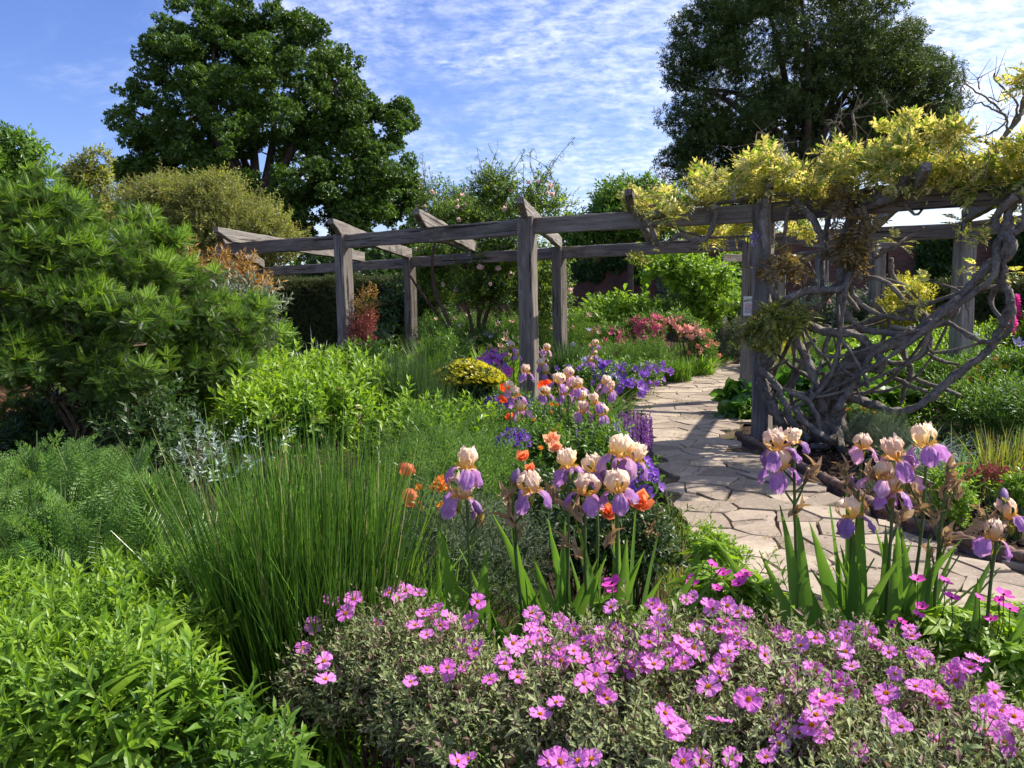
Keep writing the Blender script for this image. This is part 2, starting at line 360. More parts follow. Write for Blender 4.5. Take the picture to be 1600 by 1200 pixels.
def earth():
    m, nt, new = nodes('dark_garden_soil'); v = coord(nt); n = tnoise(nt, 18, 8, .7, v); k = tnoise(nt, 1.1, 3, .5, v)
    col = mixc(nt, mrange(nt, n, .3, .7), (.022, .014, .010), (.085, .055, .04)); col = mixc(nt, mrange(nt, k, .45, .7, 0, .5), col, (.10, .07, .05))
    bsdf(nt, col, .95, .1, bump(nt, n, 1, .04)); return m
def sandjoint():
    m, nt, new = nodes('mossy_joint'); v = coord(nt); n = tnoise(nt, 30, 6, .7, v); k = tnoise(nt, 2.2, 3, .5, v)
    col = mixc(nt, mrange(nt, n, .3, .7), (.06, .042, .03), (.18, .13, .09)); col = mixc(nt, mrange(nt, k, .5, .65, 0, .7), col, (.07, .085, .03))
    bsdf(nt, col, .95, .1, bump(nt, n, 1, .02)); return m
def brick():
    m, nt, new = nodes('old_red_brick'); tc = new('ShaderNodeUVMap')
    b = new('ShaderNodeTexBrick'); nt.links.new(tc.outputs[0], b.inputs['Vector'])
    b.inputs['Color1'].default_value = (.20, .075, .045, 1); b.inputs['Color2'].default_value = (.10, .045, .035, 1); b.inputs['Mortar'].default_value = (.13, .11, .095, 1)
    b.inputs['Scale'].default_value = 1; b.inputs['Mortar Size'].default_value = .008; b.inputs['Brick Width'].default_value = .225; b.inputs['Row Height'].default_value = .075; b.inputs['Bias'].default_value = -.2
    n = tnoise(nt, 1.3, 5, .6, coord(nt)); n2 = tnoise(nt, 24, 4, .6, coord(nt))
    col = mixc(nt, mrange(nt, n, .4, .7, 0, .6), b.outputs[0], (.05, .035, .03)); col = mixc(nt, mrange(nt, n2, .5, .8, 0, .5), col, (.20, .11, .08))
    bsdf(nt, col, .9, .15, bump(nt, b.outputs['Fac'], -.6, .01)); return m
def plain(name, c, rough=.6, spec=.3): 
    m, nt, new = nodes(name); n = tnoise(nt, 12, 4, .6, coord(nt)); bsdf(nt, mixc(nt, mrange(nt, n, .35, .7, 0, .5), c, tuple(x*.7 for x in c)), rough, spec); return m
WOOD = timber(); STONE = stone(); SOIL = earth(); JOINT = sandjoint(); BRICK = brick()
BARK = bark('tree_bark', (.06, .045, .035), (.16, .125, .10)); VINE = bark('wisteria_bark', (.12, .10, .085), (.34, .30, .26), 1.6)
TWIG = bark('twig_bark', (.07, .045, .035), (.17, .11, .085), 3)
PALETWIG = bark('pale_twig', (.20, .16, .11), (.36, .30, .22), 3)
STEM = leafmat('green_stem', (.07, .12, .03), (.12, .18, .05), tfac=.15)
OAKL = leafmat('oak_leaf', (.035, .075, .012), (.10, .19, .025), tfac=.30, patch=.35, spec=.35, rough=.4)
ASHL = leafmat('limb_tree_leaf', (.035, .062, .016), (.10, .16, .03), tfac=.28, patch=.35, rough=.45)
YELLOWL = leafmat('golden_wisteria_leaf', (.36, .38, .09), (.68, .62, .27), tfac=.45, patch=2.2, c3=(.18, .28, .04), p3=.26, ty=(1.2, 1.1, .6), tr=1.35)
DRYL = leafmat('dry_wisteria_leaf', (.16, .11, .05), (.26, .20, .09), tfac=.3)
CONL = leafmat('conifer_needle', (.028, .078, .009), (.085, .19, .016), tfac=.28, patch=3, rough=.38, tr=1.7)
CONNEWLIT = leafmat('conifer_sunlit_new_growth', (.14, .28, .018), (.27, .46, .03), tfac=.36, patch=3, rough=.4)  # fresh tips with sunlight mixed into their brighter green
LIMEL = leafmat('lime_green_leaf', (.12, .24, .018), (.28, .42, .04), tfac=.42, patch=1.8, tr=1.5)
MIDL = leafmat('mid_green_leaf', (.055, .13, .016), (.15, .27, .032), tfac=.38, patch=1.8)
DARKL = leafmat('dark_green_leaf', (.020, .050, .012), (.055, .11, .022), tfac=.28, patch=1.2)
FERNL = leafmat('ferny_leaf', (.075, .17, .03), (.19, .33, .07), tfac=.38, patch=2)
SILVERL = leafmat('silver_leaf', (.26, .33, .28), (.46, .54, .48), tfac=.2, rough=.6, ty=(1, 1, .8), tr=1)
GREYL = leafmat('grey_green_leaf', (.14, .18, .12), (.26, .31, .20), tfac=.25, rough=.6, ty=(1, 1, .7), tr=1.1)
ROCKL = leafmat('rock_rose_leaf', (.13, .19, .05), (.38, .42, .20), tfac=.28, rough=.65, c3=(.26, .16, .13), p3=.10, ty=(1.1, 1.05, .7), tr=1.2)
IRISL = leafmat('iris_leaf', (.06, .15, .035), (.16, .29, .045), tfac=.42, rough=.35, tr=1.5)
GRASSL = leafmat('tall_grass', (.020, .062, .010), (.12, .25, .03), tfac=.16, rough=.3, patch=5, c3=(.30, .30, .12), p3=.05)
DKGRASS = leafmat('rush_grass', (.022, .055, .020), (.085, .15, .05), tfac=.3, rough=.4, patch=3)
LTGRASS = leafmat('fresh_grass', (.10, .22, .025), (.22, .36, .05), tfac=.42, rough=.4)
OLIVEL = leafmat('olive_shrub_leaf', (.12, .15, .03), (.32, .36, .08), tfac=.38, c3=(.24, .20, .09), p3=.15)
ORANGEL = leafmat('bronze_leaf', (.22, .12, .035), (.36, .22, .06), tfac=.38)
REDL = leafmat('dark_red_leaf', (.14, .02, .02), (.26, .06, .045), tfac=.25)
ROSEL = leafmat('rose_leaf', (.030, .075, .012), (.13, .22, .028), tfac=.4, patch=1.5, c3=(.25, .36, .04), p3=.2)
BERGL = leafmat('broad_glossy_leaf', (.030, .10, .018), (.11, .26, .03), tfac=.35, rough=.28, spec=.5)
HEDGEL = leafmat('clipped_hedge_leaf', (.035, .055, .014), (.09, .115, .03), tfac=.25, patch=1.5)
ACIDL = leafmat('acid_yellow_bract', (.38, .38, .02), (.58, .52, .03), tfac=.35)
DRYBL = leafmat('withered_bract', (.38, .25, .13), (.58, .43, .27), tfac=.3, rough=.8, ty=(1, .9, .7), tr=1)
# ---------------------------------------------------------------- ground, path
def flat(name, pts, z, mat, kind='structure'):
    g = G(); g.raw([(x, y, z) for x, y in pts], [tuple(range(len(pts)))]); o = g.obj(name, mat); tag(o, None, None, kind=kind); return o
def ground():
    rg = np.random.default_rng(5); n = 90; g = G()
    xs = np.concatenate([[-600, -150, -50], np.linspace(-20, 20, n), [50, 150, 600]]); ys = np.concatenate([[-400, -60], np.linspace(-3, 34, n), [60, 200, 900]])
    X, Y = np.meshgrid(xs, ys); Z = .012*np.sin(X*3.1+Y*1.7)+.012*np.sin(Y*4.3-X*2.2)+.008*rg.normal(size=X.shape)-.03
    g.grid(np.stack([X, Y, Z], -1)); tag(g.obj('ground', SOIL), 'dark garden soil of the beds', None, kind='structure')
ground()
LEFT = [(6.4, 20.5), (4.83, 17.0), (3.1, 14.7), (1.76, 11.6), (1.52, 10.0), (1.3, 8.2), (1.18, 6.2), (1.16, 5.0), (1.22, 4.2), (1.6, 3.6), (2.3, 3.1), (3.6, 2.7), (6, 2.5)]
RIGHT = [(8.0, 20.5), (6.0, 17.0), (4.6, 13.6), (3.45, 11.0), (2.8, 9.4), (2.37, 8.34), (2.42, 7.1), (2.5, 6.07), (2.52, 5.16), (2.66, 4.62), (2.82, 4.27), (3.4, 3.9), (6, 3.65)]
POLY = np.array(LEFT+RIGHT[::-1])
def inside(p, poly=POLY):
    x, y = p; c = False; n = len(poly)
    for i in range(n):
        x1, y1 = poly[i]; x2, y2 = poly[i-1]
        if (y1 > y) != (y2 > y) and x < (x2-x1)*(y-y1)/(y2-y1)+x1: c = not c
    return c
def clip(poly, p, q):
    """half of poly nearer p than q"""
    m = (p+q)/2; d = q-p; out = []
    s = (poly-m) @ d
    for i in range(len(poly)):
        a, b = poly[i], poly[(i+1) % len(poly)]; sa, sb = s[i], s[(i+1) % len(poly)]
        if sa <= 0: out.append(a)
        if (sa < 0) != (sb < 0) and sa != sb: out.append(a+(b-a)*sa/(sa-sb))
    return np.array(out)
def path():
    rg = np.random.default_rng(11); flatp = [(x, y) for x, y in POLY]
    g = G(); g.raw([(x, y, .0) for x, y in flatp], [tuple(range(len(flatp)))[::-1]])
    # the bed of the path follows both curving edges
    g2 = G(); g2.grid(np.array([[(a[0], a[1], 0.006), (b[0], b[1], 0.006)] for a, b in zip(LEFT, RIGHT)])); bed = g2.obj('path_joints', JOINT); tag(bed, 'sandy mossy joints between the paving stones', None, kind='structure')
    sites = []
    Lc = np.array(LEFT); Rc = np.array(RIGHT)
    yy = 20.5
    rows = []
    def edge(E, y): return np.interp(y, E[::-1, 1], E[::-1, 0])
    while yy > 2.4:
        far = min(1, max(0, (yy-8)/4)); dy = (.25*(1-far)+.22*far); x0, x1 = edge(Lc, yy)-.3, edge(Rc, yy)+.3
        if yy < 4.2: x1 = 6.2
        w = .34*(1-far)+.40*far; k = 0; x = x0-.9+rg.uniform(0, w)
        while x < x1+.9:
            j = .5*(1-far)+.05*far
            sites.append((x+rg.normal()*w*j*.8, yy+rg.normal()*dy*j+.035*far*rg.normal())); x += w*rg.uniform(.7, 1.3)
        yy -= dy
    S = np.array(sites); g = G(); box = np.array([(-1, -1), (1, -1), (1, 1), (-1, 1)], float)*.75
    A = np.array([1., 1.])
    for i, p in enumerate(S):
        if not inside(p): continue
        d = np.linalg.norm(S-p, axis=1); nb = np.argsort(d)[1:14]; poly = box+p
        for j in nb:
            poly = clip(poly, p, S[j])
            if len(poly) < 3: break
        if len(poly) < 3: continue
        c0 = poly.mean(0)
        for E2 in (Lc, Rc):                         # trim along the nearest stretch of the path's edge
            m2 = (E2[:-1]+E2[1:])/2; j = np.argsort(np.linalg.norm(m2-p, axis=1))[:2]
            for jj in j:
                a2, b2 = E2[jj], E2[jj+1]; nn2 = np.array([-(b2-a2)[1], (b2-a2)[0]]); nn2 /= np.linalg.norm(nn2)
                dd = np.dot(p-a2, nn2); 
                if np.linalg.norm(m2[jj]-p) > 1.2 or abs(dd) < .03: continue
                if len(poly) > 2: poly = clip(poly, p, p-2*dd*nn2+nn2*0)
        if len(poly) < 3: continue
        c = poly.mean(0); ar = .5*abs(np.dot(poly[:, 0], np.roll(poly[:, 1], 1))-np.dot(poly[:, 1], np.roll(poly[:, 0], 1)))
        if ar < .012: continue
        # inset, subdivide edges, wobble
        gap = .0055+.004*abs(rg.normal()); pts = []
        n = len(poly)
        for a in range(n):
            u, v = poly[a], poly[(a+1) % n]; L = np.linalg.norm(v-u); m = max(1, int(L/.09))
            for t in range(m): pts.append(u+(v-u)*t/m)
        pts = np.array(pts); r = np.linalg.norm(pts-c, axis=1)[:, None]; pts = c+(pts-c)*(1-gap/np.maximum(r, .05))+rg.normal(size=pts.shape)*.0065
        # round corners a bit
        for _ in range(1): pts = pts*1.0
        n = len(pts); top = .034+rg.normal()*.003; tilt = rg.normal(size=2)*.008
        z = lambda q, h: np.c_[q, h+(q-c) @ tilt]
        V = np.concatenate([z(pts, .0), z(pts, top-.008), z(c+(pts-c)*.975, top), [[c[0], c[1], top+.001]]])
        f = [(k, (k+1) % n, n+(k+1) % n, n+k) for k in range(n)]+[(n+k, n+(k+1) % n, 2*n+(k+1) % n, 2*n+k) for k in range(n)]+[(2*n+k, 2*n+(k+1) % n, 3*n) for k in range(n)]
        g.raw(V, f)
    tag(g.obj('path', STONE), 'curving path of pale crazy paving stones', None, kind='structure')
path()
# rope-topped edging tiles
def edging():
    mt = bark('terracotta_edging', (.14, .085, .065), (.30, .20, .16), 2, .6)
    g = G(); t = np.linspace(0, .6, 49); g.tube(np.c_[t, 0*t, 0*t+.07], .034*(1+.16*np.cos(t*2*np.pi/.075)), 10, lobes=2, twist=22, amp=.12)
    g.raw([(0, -.018, -.05), (.6, -.018, -.05), (.6, .018, -.05), (0, .018, -.05), (0, -.018, .055), (.6, -.018, .055), (.6, .018, .055), (0, .018, .055)], [(0, 1, 5, 4), (1, 2, 6, 5), (2, 3, 7, 6), (3, 0, 4, 7), (4, 5, 6, 7)])
    me = g.mesh('edging_tile', mt)
    def run(line, label, grp):
        p = np.array(line, float); s = np.concatenate([[0], np.cumsum(np.linalg.norm(np.diff(p, axis=0), axis=1))]); k = 0
        while k*.605+.6 < s[-1]:
            a = np.array([np.interp(k*.605, s, p[:, i]) for i in (0, 1)]); b = np.array([np.interp(k*.605+.6, s, p[:, i]) for i in (0, 1)])
            o = link('edging_tile', me, None, (a[0], a[1], 0), (0, 0, math.atan2(b[1]-a[1], b[0]-a[0]))); tag(o, label, 'edging tile', grp); k += 1
    rr = smooth_pts(np.array(RIGHT[5:]) + [.05, 0], 8); run(rr, 'rope edging tile between the paving and the soil under the wisteria', 'rope edging tiles along the soil bed')
    ll = smooth_pts(np.array(LEFT[:5]) - [.05, 0], 8); run(ll, 'rope edging tile between the far path bend and the purple flowers', 'rope edging tiles along the far flower bed')
    r2 = [(5.4, 19.6), (7.6, 18.6), (9.2, 18.2)]; run([(4.9, 18.9), (6.0, 18.75), (7.4, 18.6)], 'rope edging tile crossing the far end of the path', 'rope edging tiles at the far end of the path')
edging()
# ---------------------------------------------------------------- timber pergola
def timber_mesh(L, w, h, prof='square', seed=0, name='beam'):
    rg = np.random.default_rng(seed); n = max(4, int(L/.16)); c = .012
    sec = np.array([(-w/2+c, -h/2), (w/2-c, -h/2), (w/2, -h/2+c), (w/2, h/2-c), (w/2-c, h/2), (-w/2+c, h/2), (-w/2, h/2-c), (-w/2, -h/2+c)])
    V = np.zeros((n+1, 8, 3)); x = np.linspace(0, L, n+1)
    warp = np.cumsum(rg.normal(size=(n+1, 2))*.0018, 0)
    for i in range(n+1):
        V[i, :, 0] = x[i]; V[i, :, 1:] = sec+warp[i]+rg.normal(size=(8, 2))*.0022
    if prof == 'rafter':                        # sloping cut under the near end with a small step
        for i in range(n+1):
            if x[i] < .30: lift = h*.62*(1-x[i]/.30)**.8; low = V[i, :, 2] < 0; V[i, low, 2] += lift
    g = G(); g.grid(V, 0, False, closed=True); g.f.append((np.array([list(range(8))[::-1]]), 0, False)); g.f.append((np.array([[n*8+k for k in range(8)]]), 0, False))
    return g.mesh(name, WOOD)
_seed = [0]
def timber_piece(name, a, b, w, h, parent, prof='square', label=None):
    _seed[0] += 1; a = Vector(a); b = Vector(b); d = b-a; o = link(name, timber_mesh(d.length, w, h, prof, _seed[0], name), parent)
    x = d.normalized(); up = Vector((0, 0, 1)) if abs(x.z) < .9 else Vector((parent['_yx'], parent['_yy'], 0)); y = up.cross(x).normalized(); z = x.cross(y)
    M = Matrix((x, y, z)).transposed().to_4x4(); M.translation = a-parent.location; o.matrix_local = M
    if label: o['label'] = label
    return o
def post(name, p, top, w, parent, nxt, base=-.1):
    """square post turned to its row"""
    d = Vector((nxt[0]-p[0], nxt[1]-p[1], 0)).normalized(); parent['_yx'] = d.x; parent['_yy'] = d.y
    _seed[0] += 1; rg = random.Random(_seed[0]); return timber_piece(name, (p[0], p[1], base), (p[0]+rg.uniform(-.02, .02), p[1]+rg.uniform(-.02, .02), top), w, w, parent)
ZF, ZB = 2.50, 2.36
def pt(px, Y): return np.array([(px-800)/F*Y*1.0, Y])
def onz(px, py, z): d = ray(px, py); p = CAM+d*((z-1.6)/d[2]); return p[:2]
A_ = onz(1195, 318, ZF); B_ = onz(822, 340, ZF); C_ = onz(533, 367, ZF); D_ = onz(338, 382, ZF); E_ = onz(1640, 281, ZF)
a_ = onz(1171, 369, ZB); b_ = onz(873, 386, ZB); c_ = onz(638, 402, ZB); d_ = onz(410, 418, ZB); f_ = onz(1510, 340, ZB+.1); h_ = onz(1680, 318, ZB+.1)
def lerp(p, q, t): return p+(q-p)*t
def hit(px, p, q, py=330):
    """where the view ray through column px crosses the line p-q in plan"""
    r = ray(px, py); k = r[0]/r[1]; d = q-p; s = (k*p[1]-p[0])/(d[0]-k*d[1]); return p+d*s
def pergola():
    t = thing('pergola', 'long curving pergola of weathered grey timber posts, beams and rafters', 'pergola', (B_[0], B_[1], 0))
    def row(pts, z, posts, h=.19, w=.075, pw=.2, ext=0):
        for i in range(len(pts)-1):
            p, q = pts[i], pts[i+1]; u = (q-p)/np.linalg.norm(q-p); g0 = .09 if posts[i] else -.0; g1 = .09 if posts[i+1] else -.0
            a, b = p+u*g0, q-u*g1
            timber_piece('beam', (a[0], a[1], z-h/2), (b[0], b[1], z-h/2), w, h, t)
        for i, p in enumerate(pts):
            if posts[i]: post('post', p, z+.005, pw, t, pts[i+1] if i+1 < len(pts) else pts[i-1]+2*(pts[i]-pts[i-1]))
    row([D_, C_, B_, A_, E_], ZF, [0, 1, 1, 1, 0], pw=.185)
    row([d_, c_, b_], ZB, [1, 1, 1], pw=.18); row([b_, a_], ZB, [0, 0]); row([a_, f_, h_], ZB+.04, [1, 1, 0], pw=.20)
    dm = lerp(d_, d_+(d_-c_)*.5, .8); timber_piece('beam', (d_[0], d_[1], ZB-.1), (dm[0], dm[1], ZB-.1), .075, .19, t)
    def rafter(p, q, zf=ZF, zb=ZB, over=.42, over2=.12, h=.19, w=.085):
        u = (q-p)/np.linalg.norm(q-p); a, b = p-u*over, q+u*over2; s = (zb-zf)/np.linalg.norm(q-p)
        timber_piece('rafter', (a[0], a[1], zf-s*over+h*.42), (b[0], b[1], zb+s*over2+h*.42), w, h, t, 'rafter')
    rafter(B_, b_); rafter(C_, c_); rafter(A_+(.02, .02), a_)
    rafter(hit(663, C_, B_), hit(742, c_, b_)); rafter(hit(988, B_, A_), hit(1022, b_, a_)); rafter(hit(372, D_, C_), hit(560, d_, c_), over=.55)
    rafter(D_+(.1, .0), d_, over=.3); rafter(hit(1432, A_, E_), hit(1372, a_, f_), zb=ZB+.04, over=.5); rafter(hit(1612, A_, E_), f_, zb=ZB+.04)
    return t
PERG = pergola()
def far_pergola():
    z = 2.34; P = [onz(1128, 403, z), onz(1220, 405, z), onz(1286, 396, z), onz(1372, 386, z)]
    t = thing('pergola', 'far section of timber pergola beyond the wisteria, four posts round the path', 'pergola', (P[0][0], P[0][1], 0))
    for i in range(3): timber_piece('beam', (*P[i], z+.0), (*P[i+1], z+.0), .08, .18, t)
    for i, p in enumerate(P): post('post', p, z-.095, .21, t, P[i+1] if i < 3 else 2*p-P[i-1])
    q = [onz(1236, 379, 2.6), onz(1400, 388, 2.44), onz(1330, 372, 2.6)]
    timber_piece('rafter', (*q[0], 2.6), (*q[1], 2.48), .08, .17, t, 'rafter')
    return t
FARP = far_pergola()
# ---------------------------------------------------------------- brick walls
def wall(name, label, pts, h, th=.34, z0=-.2, cope=True):
    t = thing(name, label, 'wall', (pts[0][0], pts[0][1], 0))
    for p, q in zip(pts[:-1], pts[1:]):
        p, q = np.array(p, float), np.array(q, float); u = (q-p)/np.linalg.norm(q-p); n = np.array([u[1], -u[0]])*th/2; L = np.linalg.norm(q-p)
        def bx(name, zz0, zz1, k, mat):
            c = [p-n*k, q-n*k, q+n*k, p+n*k]; V = []; UV = []
            V = [(*x, zz0) for x in c]+[(*x, zz1) for x in c]; fs = [(0, 1, 5, 4), (1, 2, 6, 5), (2, 3, 7, 6), (3, 0, 4, 7), (4, 5, 6, 7)]
            g = G(); g.raw(V, fs); o = g.obj(name, mat, t, origin=(pts[0][0], pts[0][1], 0)); me = o.data; uv = me.uv_layers.new(name='UVMap')
            for pl in me.polygons:
                for li, vi in zip(pl.loop_indices, pl.vertices):
                    v = me.vertices[vi].co; w = v+Vector((pts[0][0], pts[0][1], 0)); s = (w.x-p[0])*u[0]+(w.y-p[1])*u[1]; r = (w.x-p[0])*-u[1]+(w.y-p[1])*u[0]
                    uv.data[li].uv = (s+r, w.z)
        bx('brickwork', z0, h, 1, BRICK)
        if cope: bx('coping', h+.003, h+.07, 1.35, BRICK)
    return t
W0 = onz(1640, 352, 3.2); W1 = onz(1390, 366, 3.2); W2 = onz(868, 402, 3.2)
wall('garden_wall', 'tall old brick garden wall running behind the whole pergola', [W0+(W0-W1)*1.2, W0, W1, W2, (-9, W2[1]+4), (-26, W2[1]+3)], 3.2)
wall('garden_wall', 'low sunlit orange brick wall glimpsed through the conifer by the left border', [(-6.6, 6.2), (-7.2, 11.5)], 1.25)
# ---------------------------------------------------------------- trees behind the wall
def limbs(g, rng, base, fork, lobes, k, r0, r1, seg=7):
    """trunk to the fork then limbs out into the crown"""
    base = np.array(base, float); fork = np.array(fork, float)
    g.tube(smooth_pts([base, lerp(base, fork, .5)+rng.normal(size=3)*.1*r0*4*np.array([1, 1, 0]), fork], 5), np.linspace(r0, r0*.7, 11), seg+3, rough=.05, rng=rng, lobes=3, amp=.06, twist=.3)
    L = np.array(lobes); tips = []
    for i in range(k):
        l = L[rng.integers(len(L))]; u = runit(rng, 1)[0]; tip = l[:3]+u*l[3:6]*.75; m = lerp(fork, tip, .45)+np.array([0, 0, .12*np.linalg.norm(tip-fork)])+rng.normal(size=3)*.06*np.linalg.norm(tip-fork)
        pts = smooth_pts([fork+rng.normal(size=3)*.05, m, tip], 6); g.tube(pts, np.linspace(r0*.45, r1, len(pts)), seg, rough=.05, rng=rng); tips.append(pts)
        for j in range(3):
            s = pts[rng.integers(5, len(pts)-1)]; e = s+runit(rng, 1)[0]*l[3:6]*.5; g.tube(smooth_pts([s, (s+e)/2+rng.normal(size=3)*.1, e], 4), np.linspace(r0*.16, r1*.6, 9), 5)
    return tips
def tree(name, label, lobes, n, tmpl, size, mat, base, fork, r0, nk, ck, crad, seed, bk=BARK, shell=.5, cull=.45, kl=14, flat=.7, group=None, cshell=.3, bmp=.16):
    rng = np.random.default_rng(seed); t = thing(name, label, 'tree', base, group)
    g = G(); limbs(g, rng, base, fork, lobes, kl, r0, r0*.06); g.obj('trunk', bk, t, base)
    g = G(); cl = clumps(rng, lobes, ck, crad[0], crad[1], flat, cshell); leafage(g, rng, cl, n, tmpl, size, shell, bmp, 1, .35, .8, cullback=cull)
    g.obj('crown', [mat, TWIG], t, base); return t
lf_oak = leaf(.5, 1, .12, .12, .55)
T_OAK = [rosette(6, lf_oak, s, 30, 18) for s in (1, 2, 3)]
T_ASH = [sprig(7, leaf(.42, 1, .1, .25), 1, .75, 70, .01, s) for s in (4, 5, 6)]
Yo = 33
tree('oak_tree', 'broad dense oak with a rounded crown above the left half of the pergola',
     [Lb(400, 130, Yo, 150, 120), Lb(330, 75, Yo, 85, 68), Lb(505, 150, Yo, 85, 80), Lb(450, 85, Yo+1, 80, 52), Lb(290, 200, Yo, 90, 110), Lb(430, 260, Yo, 190, 120), Lb(560, 270, Yo, 85, 110),
      Lb(205, 190, Yo, 34, 30), Lb(610, 190, Yo, 36, 34), Lb(240, 140, Yo, 40, 45), Lb(600, 340, Yo, 75, 85), Lb(480, 360, Yo, 130, 60), Lb(370, 40, Yo, 62, 36), Lb(240, 260, Yo, 50, 70)],
     78000, T_OAK, .115, OAKL, (*pt(400, Yo), 0), at(405, 330, Yo), .5, 0, 700, (.22, .6), 21, cull=.55, cshell=.25)
tree('lime_tree', 'tall dark dense tree rising past the top of the picture behind the yellow wisteria',
     [Lb(1250, 60, Yo, 150, 110), Lb(1180, 130, Yo, 110, 110), Lb(1330, 130, Yo, 120, 110), Lb(1250, 210, Yo, 180, 90), Lb(1120, 240, Yo, 70, 60), Lb(1420, 170, Yo, 75, 70), Lb(1400, 90, Yo, 60, 55), Lb(1110, 60, Yo, 48, 62), Lb(1240, -40, Yo, 120, 80), Lb(1200, 290, Yo, 130, 50), Lb(1085, 190, Yo, 55, 50), Lb(1410, 240, Yo, 85, 50), Lb(1070, 100, Yo, 35, 45), Lb(1455, 150, Yo, 50, 60), Lb(1060, 260, Yo, 40, 34), Lb(1440, 210, Yo, 60, 50)],
     84000, T_ASH, .145, ASHL, (*pt(1255, Yo), 0), at(1250, 320, Yo), .5, 0, 980, (.22, .6), 22, cull=.5, kl=26, cshell=.3)
tree('ash_tree', 'sunny green treetop cut by the left edge of the picture',
     [Lb(-30, 290, 16, 60, 70), Lb(15, 250, 16, 26, 32), Lb(10, 310, 16, 55, 50)], 3500, T_ASH, .19, MIDL, (*pt(-20, 16), 0), at(-20, 400, 16), .12, 0, 40, (.3, .55), 23)
tree('birch_tree', 'thin airy treetop with pale sparse leaves between the conifers and the oak',
     [Lb(125, 275, 20, 22, 20), Lb(148, 262, 20, 14, 24), Lb(155, 305, 20, 24, 26), Lb(150, 335, 20, 28, 20), Lb(118, 300, 20, 12, 18)], 750, T_ASH, .17, OLIVEL, (*pt(150, 20), 0), at(150, 380, 20), .07, 0, 26, (.2, .36), 24, bk=PALETWIG, cull=0)
tree('maple_tree', 'small bright green tree showing over the brick wall behind the pergola rafters',
     [Lb(985, 320, 27, 50, 42), Lb(940, 350, 27, 38, 36), Lb(1030, 345, 27, 50, 45), Lb(905, 370, 27, 34, 30)], 4200, T_ASH, .24, MIDL, (*pt(985, 27), 0), at(985, 400, 27), .15, 0, 60, (.4, .7), 25)
tree('willow_tree', 'pale grey green tree beyond the brick wall between the pergola beams',
     [Lb(1105, 385, 30, 40, 30), Lb(1150, 370, 30, 50, 34)], 2200, T_ASH, .22, GREYL, (*pt(1110, 30), 0), at(1110, 420, 30), .15, 0, 40, (.4, .6), 26)
tree('holly_tree', 'dark bushy tree standing behind the back beam at the shaded middle of the wall',
     [Lb(580, 440, 23, 75, 50), Lb(640, 470, 23, 60, 55), Lb(520, 430, 24, 60, 34)], 5200, T_OAK, .2, DARKL, (*pt(600, 23), 0), at(600, 490, 23), .12, 0, 70, (.35, .7), 27)
